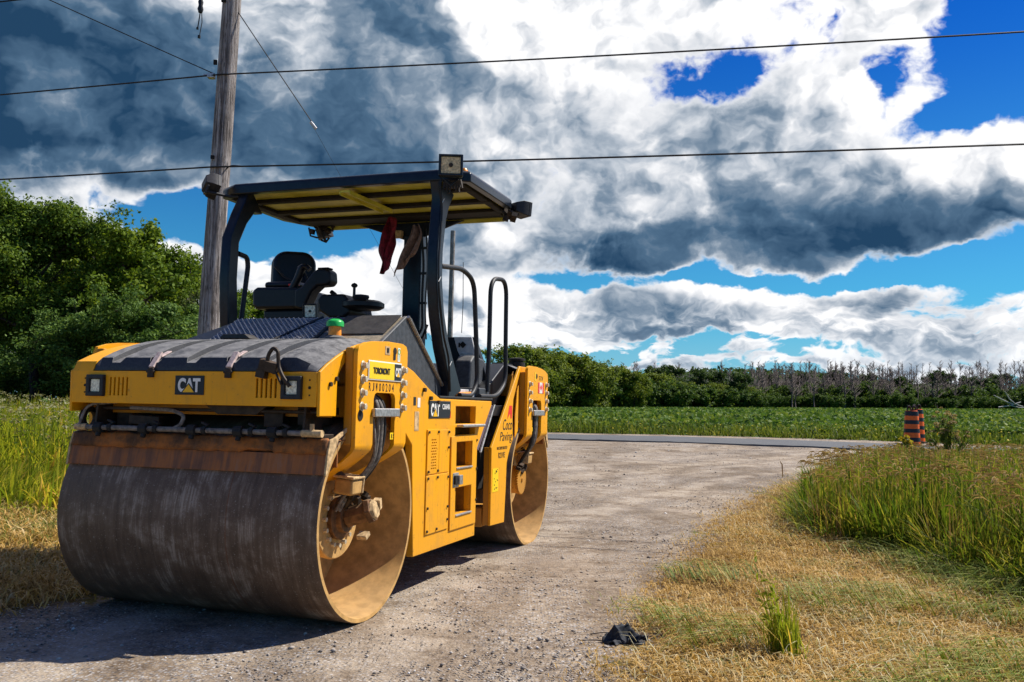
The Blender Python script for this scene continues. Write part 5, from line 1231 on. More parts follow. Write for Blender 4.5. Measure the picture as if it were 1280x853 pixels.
    # fallen pale branch at the right border
    x, y, z = pt(1262, 198); seg = []
    for (a, b_, h0, h1) in ((-3.5, 3., 3.6, 1.2), (-2.5, 2.5, 1.0, 2.2), (-1., 1.5, 4.5, 1.6), (0, 4.5, 1.5, 1.0)): seg.append(([Vector((a, 0, h0)), Vector(((a + b_) / 2, .3, (h0 + h1) / 2 - .3)), Vector((b_, 0, h1))], [.10, .14, .12]))
    o = link('fallen_branch', limb_mesh('fallen_branch', seg, 'palewood', 5), None, (x, y, z)); tag(o, 'bleached fallen branch sticking out of the wood edge at the far right', 'branch')

def in_view(x, y, m=1.): return (np.abs(x) < y * .62 + m) & (y > 2.)
def build_groundcover():
    rs = np.random.RandomState(77)
    def sample(poly, n, x0, x1, y0, y1, margin=0., dens=None):
        out = []; c = 0
        while c < n:
            x = rs.uniform(x0, x1, n * 2); y = rs.uniform(y0, y1, n * 2); d = dpoly(x, y, poly) + rs.normal(0, margin, n * 2) if margin else dpoly(x, y, poly)
            ok = (d > 0) & in_view(x, y, 1.5)
            if dens is not None: ok &= rs.uniform(0, 1, n * 2) < dens(x, y)
            out.append(np.stack([x[ok], y[ok]], 1)); c += ok.sum()
        return np.concatenate(out)[:n]
    def fld(x, y, s, ph=0.): return .5 + .25 * np.sin(x * s + ph + 1.7 * np.sin(y * s * .7 + ph)) + .25 * np.sin(y * s * 1.3 + 2.1 * np.sin(x * s * .8 - ph))
    # --- tall grass on the right
    P = Pile()
    taper = lambda y: np.interp(y, [6.5, 9, 12, 17, 21], [1.02, .95, .84, .62, .50])
    CL = sample(TALL_R, 1500, 3., 17., 5., 21., .10, lambda x, y: np.clip(.22 + 5.5 / y ** 1.1, 0, 1)); nc = len(CL)
    cid = rs.randint(0, nc, 52000); n = len(cid); spread = rs.uniform(.04, .16, nc)[cid]
    XY = CL[cid] + rs.normal(0, 1, (n, 2)) * spread[:, None]
    edge = dpoly(XY[:, 0], XY[:, 1], TALL_R); keep = edge > -.10; XY = XY[keep]; cid = cid[keep]; edge = edge[keep]; n = len(XY)
    z = hgt(XY[:, 0], XY[:, 1]); ed = np.clip(edge + .1, 0, 1.); ch = rs.uniform(.55, 1.12, nc)[cid]; cl = np.clip(rs.normal(.25, .17, nc), .03, .8)[cid]; ca = rs.normal(-2.4, 1.3, nc)[cid]
    H = (.66 + .34 * ed ** .6) * ch * rs.uniform(.45, 1.08, n) * taper(XY[:, 1])
    co, q, t, tip = blades(np.c_[XY, z], H, rs.uniform(.006, .017, n) * (1 + XY[:, 1] / 22), np.clip(cl * rs.uniform(.4, 1.7, n) + rs.normal(0, .10, n), .0, 1.15), ca + rs.normal(0, .8, n), rs)
    P.add(co, q, t, 0)
    # blown down, half lying blades along the foot
    XYf = sample(TALL_R, 5500, 3., 10., 5., 14., .16, lambda x, y: (dpoly(x, y, TALL_R) < .55) & (fld(x, y, 1.5, 1.) > .3)); nf = len(XYf)
    co, q, t, _ = blades(np.c_[XYf, hgt(XYf[:, 0], XYf[:, 1])], rs.uniform(.25, .6, nf), rs.uniform(.006, .013, nf), rs.uniform(.5, .98, nf), rs.normal(-2.6, .9, nf), rs); P.add(co, q, t, 0)
    XY2 = sample(TALL_R, 13000, 3., 17., 5., 21., .12, lambda x, y: np.clip(.25 + 5.5 / y ** 1.1, 0, 1) * (fld(x, y, 2.1, 2.) > .42))
    z2 = hgt(XY2[:, 0], XY2[:, 1]); n2 = len(XY2)
    co, q, t, _ = blades(np.c_[XY2, z2], rs.uniform(.18, .68, n2) * np.interp(XY2[:, 1], [6.5, 9, 12, 17, 21], [1., .95, .84, .62, .50]), rs.uniform(.004, .009, n2) * (1 + XY2[:, 1] / 22), np.clip(rs.normal(.18, .2, n2), 0, .9), rs.uniform(0, 6.28, n2), rs); P.add(co, q, t, 1)
    # foxtail heads arching from the tips of stalks
    XY3 = sample(TALL_R, 4200, 3., 17., 5., 21., .05, lambda x, y: np.clip(.3 + 5 / y, 0, 1) * (.25 + .75 * (fld(x, y, 1.7, .5) > .4)) * np.clip((dpoly(x, y, TALL_R) + .1) * 1.6, 0.05, 1))
    z3 = hgt(XY3[:, 0], XY3[:, 1]); n3 = len(XY3); h3 = rs.uniform(.62, .98, n3) * np.interp(XY3[:, 1], [6.5, 9, 12, 17, 21], [.95, .92, .82, .60, .48]); az = rs.normal(-2.9, .9, n3)
    co, q, t, tip = blades(np.c_[XY3, z3], h3, np.full(n3, .005) * (1 + XY3[:, 1] / 18), rs.uniform(.02, .22, n3), az, rs); P.add(co, q, t, 1)
    d = np.stack([np.cos(az), np.sin(az), np.zeros(n3)], 1); L = rs.uniform(.08, .15, n3)
    for side in (0, 1):
        sd = np.stack([-np.sin(az), np.cos(az), np.zeros(n3)], 1) if side == 0 else np.tile([0, 0, 1.], (n3, 1)); rows = []
        for j, (a, b_, w) in enumerate(((0, 0, .2), (.35, .22, 1.), (.75, .18, .95), (1.05, -.12, .25))):
            c = tip + d * (L * a)[:, None] + np.array([0, 0, 1.]) * (L * b_)[:, None]; ww = (w * rs.uniform(.0042, .0065, n3) * (1 + XY3[:, 1] / 25))[:, None]; rows += [c - sd * ww, c + sd * ww]
        co = np.stack(rows, 1).reshape(-1, 3); b0 = np.arange(n3)[:, None] * 8
        P.add(co, np.concatenate([b0 + np.array([[2 * j, 2 * j + 1, 2 * j + 3, 2 * j + 2]]) for j in range(3)]), None, 2)
    o = link('tall_grass', P.mesh('tall_grass', ('grass', 'grass_dry', 'seedhead'))); tag(o, 'tall foxtail grass with brown arching seed heads right of the drive', 'grass', kind='stuff')
    # --- tall grass on the left
    P = Pile()
    XY = sample(TALL_L, 40000, -17., -3., 9.5, 30., .2, lambda x, y: np.clip(9. / y - .15, .08, 1) ** 1.1 * (x > -y * .66) * np.clip(.4 + fld(x, y, 2.1), 0, 1))
    n = len(XY); z = hgt(XY[:, 0], XY[:, 1]); yy = XY[:, 1]; H = np.interp(yy, [10, 12, 15, 24], [.42, .68, .95, 1.12]) * rs.uniform(.55, 1.12, n) * (.8 + .35 * fld(XY[:, 0], yy, 1.1))
    azm = 2.6 * fld(XY[:, 0], yy, .8) - 2.2
    co, q, t, _ = blades(np.c_[XY, z], H, rs.uniform(.012, .022, n) * (1 + yy / 30), np.clip(rs.normal(.52, .28, n), 0, 1.1), azm + rs.normal(0, .8, n), rs); P.add(co, q, t, 0)
    o = link('tall_grass', P.mesh('tall_grass', ('grass_left',))); tag(o, 'bright green long grass bending over left of the front drum', 'grass', kind='stuff')
    # flowering weeds
    P = Pile(); XY = sample(TALL_L, 800, -17., -3.5, 12.5, 27., 0, lambda x, y: (x > -y * .66) * np.clip(14. / y - .3, .1, 1)); n = len(XY); z = hgt(XY[:, 0], XY[:, 1]); H = rs.uniform(.85, 1.25, n)
    co, q, t, tip = blades(np.c_[XY, z], H, np.full(n, .012), rs.uniform(0, .2, n), rs.uniform(0, 6.28, n), rs); P.add(co, q, t, 0)
    for i in range(9):
        P0 = tip + np.stack([rs.normal(0, .04, n), rs.normal(0, .04, n), rs.normal(0, .012, n)], 1); co, q = cards(P0[: n * 2 // 3], np.full(n * 2 // 3, .022), rs, 2.5, .9); P.add(co, q, None, 1)
        P1 = tip[n * 2 // 3:] + np.stack([rs.normal(0, .02, n - n * 2 // 3), rs.normal(0, .02, n - n * 2 // 3), -rs.uniform(0, .22, n - n * 2 // 3)], 1); co, q = cards(P1, np.full(len(P1), .02), rs, .2, .5); P.add(co, q, None, 2)
    for i in range(8):
        P2 = np.c_[XY, z] + (tip - np.c_[XY, z]) * rs.uniform(.3, .95, n)[:, None] + rs.normal(0, .07, (n, 3)); co, q = cards(P2, np.full(n, .045), rs, .3, .3); P.add(co, q, None, 0)
    o = link('flowering_weeds', P.mesh('flowering_weeds', ('weed', 'umbel', 'umbel_dry'))); tag(o, 'weeds with white umbels and tan seed spikes in front of the left trees', 'weeds', kind='stuff')
    # --- mown straw on the right
    P = Pile()
    XY = sample(STRAW_R, 105000, .2, 12., 3.6, 20., .16, lambda x, y: np.clip(4.6 / y, 0, 1) ** 1.6 * np.clip(.45 + fld(x, y, 2.7), 0, 1)); n = len(XY); z = hgt(XY[:, 0], XY[:, 1]) + rs.uniform(0.002, .035, n) + .02 * fld(XY[:, 0], XY[:, 1], 6.)
    lum = fld(XY[:, 0], XY[:, 1], 4.1, 3.)
    kp = (rs.uniform(0, 1, n) < .45 + .75 * lum) & (np.hypot(XY[:, 0] - .68, XY[:, 1] - 5.36) > .20 + .10 * rs.uniform(0, 1, n)); XY = XY[kp]; z = z[kp]; n = len(XY)
    az = 2.5 + 1.2 * (fld(XY[:, 0], XY[:, 1], .9) - .5) * 2 + rs.normal(0, .7, n)
    co, q, t, _ = blades(np.c_[XY, z], rs.uniform(.03, .13, n), rs.uniform(.002, .0048, n) * (1 + XY[:, 1] / 9), rs.uniform(.90, 1.08, n), az + rs.normal(0, .9, n), rs, 0); P.add(co, q, t, 0)
    # flattened green swaths
    XY = sample(STRAW_R, 10000, .6, 9., 3.6, 12., .0, lambda x, y: np.clip(4.6 / y, 0, 1) * (np.clip(dpoly(x, y, TALL_R) + .85, 0, 1) ** 1.4 * (y < 9.5) * (fld(x, y, 1.9, 2.) > .35) + .30 * (fld(x, y, 2.6, 1.) > .62) * (y < 7.5))); n = len(XY); kp = np.hypot(XY[:, 0] - .68, XY[:, 1] - 5.3) > .4; XY = XY[kp]; n = len(XY); z = hgt(XY[:, 0], XY[:, 1]) + rs.uniform(0.01, .07, n)
    az = 2.75 + .8 * (fld(XY[:, 0], XY[:, 1], .9) - .5) * 2 + rs.normal(0, .4, n)
    co, q, t, _ = blades(np.c_[XY, z], rs.uniform(.12, .36, n), rs.uniform(.003, .007, n) * (1 + XY[:, 1] / 14), rs.uniform(.84, 1.0, n), az, rs, 0); P.add(co, q, t, 1)
    XY = sample(STRAW_R, 2600, .6, 9., 3.8, 13., .0, lambda x, y: np.clip(4.6 / y, 0, 1) * (fld(x, y, 1.2, 4.) > .48)); n = len(XY); z = hgt(XY[:, 0], XY[:, 1]) + rs.uniform(.01, .06, n)
    co, q, t, _ = blades(np.c_[XY, z], rs.uniform(.07, .22, n), rs.uniform(.003, .006, n), rs.uniform(.94, 1.06, n), 2.7 + rs.normal(0, 1.2, n), rs, 0); P.add(co, q, t, 2)
    o = link('mown_straw', P.mesh('mown_straw', ('straw', 'straw_green', 'straw_pale'))); tag(o, 'golden mown hay lying on the verge right of the gravel', 'straw', kind='stuff')
    # left straw
    P = Pile(); XY = sample(STRAW_L, 26000, -11., -2.7, 4.5, 12.5, .14, lambda x, y: np.clip(6.5 / y, 0, 1) ** 1.3); n = len(XY); z = hgt(XY[:, 0], XY[:, 1]) + rs.uniform(0.002, .05, n)
    co, q, t, _ = blades(np.c_[XY, z], rs.uniform(.06, .24, n), rs.uniform(.004, .009, n) * (1 + XY[:, 1] / 14), np.clip(rs.normal(.9, .12, n), .5, 1.02), rs.uniform(0, 6.28, n), rs, 0)
    P.add(co, q, t, 0); 
    XY = sample(STRAW_L, 14000, -11., -3., 7.4, 12., .0, lambda x, y: np.clip((y - 7.4) / 2., 0, 1)); n = len(XY); z = hgt(XY[:, 0], XY[:, 1])
    co, q, t, _ = blades(np.c_[XY, z], rs.uniform(.08, .22, n), rs.uniform(.006, .011, n), np.clip(rs.normal(.6, .25, n), 0, 1), rs.uniform(0, 6.28, n), rs); P.add(co, q, t, 1)
    o = link('mown_grass', P.mesh('mown_grass', ('straw', 'straw_green'))); tag(o, 'yellow green mown grass left of the front drum', 'grass', kind='stuff')
    # --- weeds along the field side of the road
    P = Pile(); n = 15000; x = rs.uniform(-6, 30, n); off = rs.uniform(0, 1, n) ** 1.4 * 5.; y = road_y(x, FIELD) + off - .3; ok = in_view(x, y, 2.); x, y, off = x[ok], y[ok], off[ok]; n = len(x); z = hgt(x, y)
    H = (.12 + .38 * rs.uniform(0, 1, n) ** 1.5) * np.interp(off, [0, .6, 3], [.55, 1.1, 1.]) * np.interp(x, [-5, 5, 20], [1.3, 1.05, .8]); co, q, t, _ = blades(np.c_[x, y, z], H, rs.uniform(.02, .05, n), np.clip(rs.normal(.25, .2, n), 0, 1), rs.uniform(0, 6.28, n), rs); P.add(co, q, t, 0)
    m = 500; i = rs.choice(n, m); C = np.c_[x[i], y[i], z[i] + H[i] * rs.uniform(.7, 1.1, m)]; co, q = cards(C, np.full(m, .035), rs, 1.5, .8); P.add(co, q, None, 1)
    m = 3000; i = rs.choice(n, m); C = np.c_[x[i], y[i], z[i] + H[i] * rs.uniform(.2, 1.0, m)]; co, q = cards(C, np.full(m, .06), rs, .5, .5); P.add(co, q, None, 0)
    o = link('roadside_weeds', P.mesh('roadside_weeds', ('weed', 'goldenrod'))); tag(o, 'yellowish weeds along the far side of the paved road', 'weeds', kind='stuff')
    # --- crop rows
    P = Pile(); n = 85000; y = 32 + 150 * rs.uniform(0, 1, n) ** 2.1; x = rs.uniform(-.14, .64, n) * y; ok = y > road_y(x, FIELD) + 2.2; x, y = x[ok], y[ok]; n = len(x); z = hgt(x, y) + rs.uniform(.12, .62, n) * np.clip((y - 30) / 10, .4, 1)
    co, q = cards(np.c_[x, y, z], .040 + y * .0015, rs, .9, .75); P.add(co, q, None, 0)
    o = link('crop_field', P.mesh('crop_field', ('crop',))); tag(o, 'low green bean crop filling the field beyond the road', 'crop', kind='stuff')
    # --- loose stones
    P = Pile()
    base = np.array([[1, 0, 0], [-1, 0, 0], [0, 1, 0], [0, -1, 0], [0, 0, 1], [0, 0, -1]], float); tri = np.array([[0, 2, 4], [2, 1, 4], [1, 3, 4], [3, 0, 4], [2, 0, 5], [1, 2, 5], [3, 1, 5], [0, 3, 5]])
    n = 90000; y = 4.1 + 22 * rs.uniform(0, 1, n) ** 2.2; x = rs.uniform(-.66, .66, n) * y
    st = np.maximum(dpoly(x, y, STRAW_R), dpoly(x, y, STRAW_L)); pf = fld(x, y, 1.6, .7) * .6 + fld(x, y, 4.3, 1.9) * .4
    ok = (st < .15) & (rs.uniform(0, 1, n) < .12 + 1.9 * np.clip(pf - .42, 0, 1) + .55 * np.exp(-((st + .35) / .4) ** 2)) & (y < road_y(x, ROAD_N) - .1); x, y = x[ok], y[ok]; n = len(x); z = hgt(x, y)
    s = np.exp(rs.normal(-5.62, .48, n)) * (1 + y * .05); V = base[None] * rs.uniform(.6, 1.25, (n, 6, 1)) * (s[:, None, None] * np.array([1.1, 1.1, .65]))
    a = rs.uniform(0, 6.28, n); c_, s_ = np.cos(a)[:, None], np.sin(a)[:, None]; V2 = np.stack([V[..., 0] * c_ - V[..., 1] * s_, V[..., 0] * s_ + V[..., 1] * c_, V[..., 2]], -1)
    V2 += np.stack([x, y, z + s * .25], 1)[:, None]; P.add(V2.reshape(-1, 3), None, (np.arange(n)[:, None, None] * 6 + tri[None]).reshape(-1, 3), 0)
    o = link('loose_gravel', P.mesh('loose_gravel', ('pebble',))); tag(o, 'loose crushed stones scattered over the drive', 'gravel', kind='stuff')
def m_pebble():
    m, k = material('crushed_stone'); r = k.new('ShaderNodeNewGeometry').outputs['Random Per Island']
    c = k.ramp(r, [(0, (0.100, 0.085, 0.075)), (.3, (0.230, 0.200, 0.170)), (.65, (0.360, 0.310, 0.260)), (.9, (0.500, 0.460, 0.410)), (1., (0.680, 0.650, 0.610))]); setb(k, c, .85, 0., spec=.25); return m
M['pebble'] = m_pebble()
M['hillside'] = m_plain('wooded_hillside', (.018, .030, .012), .95, 0., .6, .5, .15)

# ------------------------------------------------------------------ single things
def build_things():
    # utility pole in front of the trees
    px, py = -4.47, 13.0; z0 = float(hgt(px, py)); T = empty('utility_pole', (px, py, z0), 0, 'weathered wooden utility pole rising behind the roller beside its canopy', 'utility pole')
    b = MB().tube([(0, 0, -.3), (.005, 0, 1.5), (.04, 0, 3.), (.10, 0, 5.), (.155, 0, 7.2), (.21, 0, 9.6)], [.162, .155, .150, .143, .135, .125], 20); b.build('shaft', 'wood', T)
    z1, z2 = 6.22 - z0, 4.82 - z0
    b = MB(); b.obox((-.08, -.06, z1), (.10, .10, .07)); b.cyl((-.2, -.05, z1 + .02), (-.06, -.05, z1), .02, 8); b.build('wire_clamp', 'steel', T, bevel=.01)
    b = MB(); b.obox((.0, -.145, z1 + .18), (.05, .03, .07)); b.obox((.02, -.145, z2 + .15), (.05, .03, .05)); b.obox((.08, -.145, 7.35 - z0), (.06, .03, .05)); b.build('pole_bracket', 'dark', T)
    b = MB(); b.tube(arc([(.12, -.05, z2 - .25), (.17, -.08, z2 - .05), (.26, -.08, z2 + .05), (.50, -.09, z2 + .035)], 5, .08), .010, 6); b.build('wire_splice', 'cable', T)
    # crossarm fitting hanging at the top
    b = MB(); b.tube([(-.31, 0, 9.0), (-.31, 0, 7.33 - z0 + .2)], .012, 6); b.tube([(-.31, 0, 9.0), (.1, 0, 8.9)], .03, 8); b.build('hanger', 'steel', T)
    b = MB(); b.lathe([(7.22, .001), (7.22, .03), (7.27, .045), (7.33, .03), (7.38, .04), (7.45, .02), (7.45, .001)], (-.31, 0, 0), 'z', 12); b.v = [(x, y, z - z0) for x, y, z in b.v]; b.build('insulator', 'cab_dark', T)
    b = MB(); b.tube([(-.31, 0, 7.24 - z0), (-.33, .0, 7.05 - z0), (-.34, 0, 6.98 - z0)], .009, 6); b.tube([(-.29, 0, 7.24 - z0), (-.285, .02, 7.08 - z0), (-.31, .01, 6.86 - z0)], .007, 6); b.tube([(-.315, .01, 6.87 - z0), (-.315, .01, 6.83 - z0)], .022, 8); b.tube([(-.342, .0, 6.99 - z0), (-.342, .0, 6.96 - z0)], .018, 8); b.build('loose_lead', 'cable', T)
    # wires
    def wire(name, pts, sag, r, label):
        out = []
        for a, c in zip(pts[:-1], pts[1:]):
            a, c = Vector(a), Vector(c); n = 24
            for i in range(n + 1):
                t = i / n; p = a.lerp(c, t); p.z -= sag * 4 * t * (1 - t) * (c - a).length / 20.; out.append(p)
        o = MB().tube(out, r, 5).build(name, 'cable'); tag(o, label, 'wire'); return o
    wire('overhead_wire', [(-24.5, 17.8, 6.30), (px + .06, py - .13, 6.22), (22.0, 7.2, 6.22)], .10, .012, 'upper black overhead wire crossing the whole sky')
    wire('overhead_wire', [(-24.5, 17.8, 5.02), (px + .02, py - .15, 4.82), (22.0, 7.2, 4.80)], .10, .013, 'lower black overhead wire passing just above the canopy')
    wire('guy_wire', [(px - .02, py - .1, 6.24), (-7.12, 13.0, 7.40), (-12., 13.2, 9.4)], .02, .008, 'thin wire slanting from the pole up to the top left corner')
    wire('overhead_wire', [(-7.12, 13.0, 7.42), (-16., 13.8, 6.72)], .03, .011, 'short black wire in the top left corner')
    wire('guy_wire', [(px + .25, py - .05, 7.25), (-3.02, 13.0, 5.54)], .03, .008, 'thin guy wire running down right from the pole top to a small turnbuckle')
    wire('guy_wire', [(-3.02, 13.0, 5.50), (-.1, 17., hgt(-.1, 17.) + .02)], .01, .0025, 'fine lower guy wire disappearing behind the canopy')
    b = MB().tube([(-3.06, 13., 5.57), (-2.98, 13., 5.47)], .022, 8); tag(b.build('turnbuckle', 'steel'), 'small turnbuckle joining the slanting guy wires', 'turnbuckle')
    # far pole
    fx, fy = -3.24, 46.; fz = float(hgt(fx, fy)); T2 = empty('utility_pole', (fx, fy, fz), 0, 'distant thin wooden pole seen under the canopy behind the handrail', 'utility pole')
    MB().tube([(0, 0, 0), (.05, 0, 10.55 - fz)], [.15, .125], 12).build('shaft', 'wood', T2)
    MB().tube([(.62, 0, 8.9 - fz), (.66, 0, 6.7 - fz), (.62, 0, 5.2 - fz)], .02, 5).build('hanging_wire', 'cable', T2)
    # barrels
    def barrel_meshes():
        prof = [(.0, .001), (.0, .30), (.05, .31), (.06, .285)]
        H = 1.0; bands = [('orange', .06, .17), ('sleeve', .17, .285), ('orange', .285, .42), ('sleeve', .42, .53), ('orange', .53, .66), ('sleeve', .66, .77), ('orange', .77, .89), ('sleeve', .89, 1.02)]
        out = []
        base = MB().lathe([(0, .001), (0, .36), (.06, .35), (.065, .27), (.065, .001)], (0, 0, 0), 'z', 28)
        out.append(('rubber_base', base, 'rubber'))
        body = MB(); pr = [(.066, .001)]
        for i, (m_, a, c) in enumerate(bands):
            ra = .285 - .065 * a; rc = .285 - .065 * c
            pr += [(a, ra), (c - .004, rc)]
        pr += [(1.02, .20), (1.035, .19), (1.035, .001)]
        return out, bands, pr
    out, bands, pr = barrel_meshes()
    def barrel(loc, sc, lab):
        T = empty('traffic_barrel', loc, .3, lab, 'traffic barrel', 'orange and black traffic barrels by the road'); T.scale = (sc * .80, sc * .80, sc)
        return T
    x, y = 11.75, 25.6
    def put(u, v0, D):
        d = pix_dir(u, v0); return (float(d[0] / d[1] * D), D, 1.3786 + float(d[2] / d[1]) * D)
    p1 = put(1140, 558, 25.6); T = barrel((p1[0], p1[1], float(hgt(p1[0], p1[1]))), 1.02, 'front orange and black striped traffic barrel with two handles on top')
    out[0][1].build('rubber_base', 'rubber', T)
    body = MB(); body.lathe(pr, (0, 0, 0), 'z', 32)
    body.build('drum_body', 'barrel_orange', T)
    for m_, a, c in bands:
        if m_ == 'sleeve':
            MB().lathe([(a, .287 - .065 * a), (c, .287 - .065 * c), (c, .280 - .065 * c), (a, .280 - .065 * a)], (0, 0, 0), 'z', 32, close=True).build('black_band', 'signblack', T)
    for s in (-1, 1):
        MB().tube(arc([(s * .03, 0, 1.02), (s * .05, 0, 1.16), (s * .17, 0, 1.16), (s * .18, 0, 1.02)], 5, .05), .022, 8).build('handle', 'rubber', T)
    c = copy_tree(T); p2 = put(1146.5, 556, 27.6); c.location = (p2[0], p2[1], float(hgt(p2[0], p2[1]))); c['label'] = 'second striped traffic barrel half hidden behind the front one'
    # rag on the gravel
    def cloth(name, f, nu, nv, mat, label, cat, th=.006):
        vs = [f(i / nu, j / nv) for j in range(nv + 1) for i in range(nu + 1)]
        fs = [(j * (nu + 1) + i, j * (nu + 1) + i + 1, (j + 1) * (nu + 1) + i + 1, (j + 1) * (nu + 1) + i) for j in range(nv) for i in range(nu)]
        o = MB().add(vs, fs).build(name, mat, sharp=70); s = o.modifiers.new('solid', 'SOLIDIFY'); s.thickness = th; tag(o, label, cat); return o
    rx, ry = .71, 5.44; rz = float(hgt(rx, ry))
    def rag(u, v):
        a = u * 2 - 1; b_ = v * 2 - 1; r = math.exp(-((a + .25) ** 2 * 5 + b_ * b_ * 5)); fold = .005 * math.sin(a * 23 + b_ * 9) + .005 * math.sin(b_ * 21 - a * 13) + .022 * math.sin(a * 9 + b_ * 4) * (1 - abs(a)) + .018 * math.sin(b_ * 11 + a * 3)
        return (rx + a * .135 * (1 - .35 * abs(b_)) + .02 * math.sin(b_ * 5), ry + b_ * .085 * (1 - .25 * a) + .015 * math.sin(a * 7), rz + .008 + max(0, .105 * r + .03 * math.exp(-((a - .5) ** 2 * 8 + b_ * b_ * 5)) + fold * .8))
    cloth('rag', rag, 40, 40, 'rag', 'crumpled dark blue rag lying on the gravel in the foreground', 'rag')
    b = MB().tube(arc([(rx - .10, ry, rz + .03), (rx - .17, ry - .01, rz + .012), (rx - .21, ry + .0, rz + .01)], 4, .03), .004, 6)
    # twigs beside it
    for i, (ax, ay, bx, by, lab) in enumerate(((rx - .27, ry - .03, rx - .09, ry - .05, 'thin brown twig touching the left side of the rag'), (rx - .02, ry + .16, rx - .20, ry + .13, 'short brown twig on the gravel just behind the rag'), (rx + .01, ry - .10, rx + .14, ry - .27, 'brown twig in front of the rag'))):
        zz = float(hgt(ax, ay)); o = MB().tube(arc([(ax, ay, zz + .01), ((ax + bx) / 2, (ay + by) / 2 + .015, zz + .014), (bx, by, zz + .008)], 4, .05), .0035, 5).build('twig', 'bark'); tag(o, lab, 'twig')
    # hanging cloths in the cab (machine frame)
    def mw(x, y, z):
        c_, s_ = math.cos(-rad(90 - 71.4969)), math.sin(-rad(90 - 71.4969)); return (-1.2459 + c_ * x - s_ * y, 7.7929 + s_ * x + c_ * y, z)
    def red(u, v):
        w = .022 + .062 * math.sin(PI * min(1, v * 1.25) * .8) * (1 - .55 * max(0, v - .6) / .4); ang = u * 2 - 1
        tail = (-.045 * v if True else 0); z = 3.10 - .52 * v * (1 - .22 * (1 - abs(ang)) * 0) + .10 * max(0, ang) * v
        return mw(.015 + tail + w * ang + .018 * math.sin(v * 9 + u * 8), .30 + .035 * math.sin(u * 14 + v * 3) * (1 - .3 * v), z)
    cloth('red_rag', red, 26, 26, 'cloth_red', 'dark red rag hanging from the canopy roof of the roller', 'rag', .004)
    def brown(u, v):
        ang = u * 2 - 1; w = .02 + .075 * math.sin(PI * min(1., v * .62 + .06)); return mw(.515 - .13 * v * v + w * ang + .01 * math.sin(v * 8), -.22 + .03 * math.sin(u * 11 + v * 2), 2.90 - .35 * v + .08 * ang * v * v + .01 * math.sin(u * 9))
    cloth('brown_cloth', brown, 24, 24, 'cloth_brown', 'brown work cloth draped beside the near canopy post', 'cloth', .005)
    # green grass tuft in the foreground
    rs = np.random.RandomState(9); n = 270; gx, gy = 1.58, 5.16; z = float(hgt(gx, gy)); P = Pile()
    X = np.stack([gx + rs.normal(0, .05, n), gy + rs.normal(0, .05, n), np.full(n, z)], 1); H = rs.uniform(.06, .46, n) * np.exp(-((X[:, 0] - gx) ** 2) * 60); co, q, t, tip = blades(X, H, rs.uniform(.005, .010, n), np.clip(rs.normal(.20, .15, n), 0, .8), rs.normal(2.8, 1.1, n), rs); P.add(co, q, t, 0)
    X = np.array([[gx - .02, gy, z]] * 5) + rs.normal(0, .015, (5, 3)) * [1, 1, 0]; co, q, t, tip = blades(X, np.array([.62, .52, .45, .40, .36]), np.full(5, .008), np.array([.14, .18, .1, .2, .1]), np.full(5, PI), rs); P.add(co, q, t, 0)
    for k_ in range(60):
        j = k_ % 5; f = rs.uniform(.45, 1.0, 1); C = X[j] + (tip[j] - X[j]) * f[:, None] + rs.normal(0, .012, (1, 3)); co, q = cards(C, np.array([.028]), rs, .1, .28); P.add(co, q, None, 0)
    o = link('grass_tuft', P.mesh('grass_tuft', ('grass_left',))); tag(o, 'lone upright green grass tuft standing in the mown hay in the foreground', 'grass tuft')
    # tall weed with dried umbels, goldenrod, small tufts
    def weed(name, u, D, h, spread, ns, headmat, label, cat, hs=.05, seed=3, leafn=260):
        r = np.random.RandomState(seed); x, y, z = pt(u, D); T = empty(name, (x, y, z), 0, label, cat); b = []; heads = []
        for i in range(ns):
            a = r.uniform(0, 6.28); rr = spread * r.uniform(.1, 1.); hh = h * r.uniform(.62, 1.) * (1 - .25 * rr / spread); top = Vector((math.cos(a) * rr, math.sin(a) * rr * .6, hh)); mid = Vector((top.x * .35, top.y * .35, hh * .55))
            b.append(([Vector((0, 0, 0)), mid, top], [.012, .008, .005])); heads.append(top)
            for _ in range(2):
                e = mid.lerp(top, .5) + Vector((r.uniform(-.16, .16), r.uniform(-.1, .1), r.uniform(.06, .24))); b.append(([mid.lerp(top, .4), e], [.006, .004])); heads.append(e)
        link('stem', limb_mesh('stem', b, 'weed', 5), T); P = Pile()
        for hd in heads:
            k_ = 26; d = r.normal(0, 1, (k_, 3)); d /= np.linalg.norm(d, axis=1)[:, None]; d[:, 2] = np.abs(d[:, 2]) * .7; co, q = cards(np.array(hd) + d * hs * r.uniform(.5, 1.1), np.full(k_, hs * .42), r, .8, .8); P.add(co, q)
        link('flower_head', P.mesh('flower_head', (headmat,)), T); P = Pile(); C = []
        for i in range(leafn):
            s = b[r.randint(len(b))][0]; f = r.uniform(.0, .8); p = s[0].lerp(s[1], f) if len(s) < 3 or r.rand() < .6 else s[1].lerp(s[2], f * .8); C.append(np.array(p) + r.normal(0, .05, 3))
        co, q = cards(np.array(C), np.full(leafn, .05), r, .3, .32); P.add(co, q); link('foliage', P.mesh('foliage', ('weed',)), T)
    weed('wild_carrot', 1186, 16.6, 1.46, .62, 15, 'umbel_dry', 'tall branching weed with dried brown umbels beside the traffic barrels', 'weed', .045, 3, 420)
    weed('goldenrod', 1131, 18.8, .74, .16, 9, 'goldenrod', 'small yellow flowering goldenrod in front of the barrels', 'weed', .05, 6, 160)
    weed('thistle', 1112, 18.6, .50, .14, 3, 'umbel_dry', 'low leafless dark weed left of the goldenrod', 'weed', .02, 8, 10)
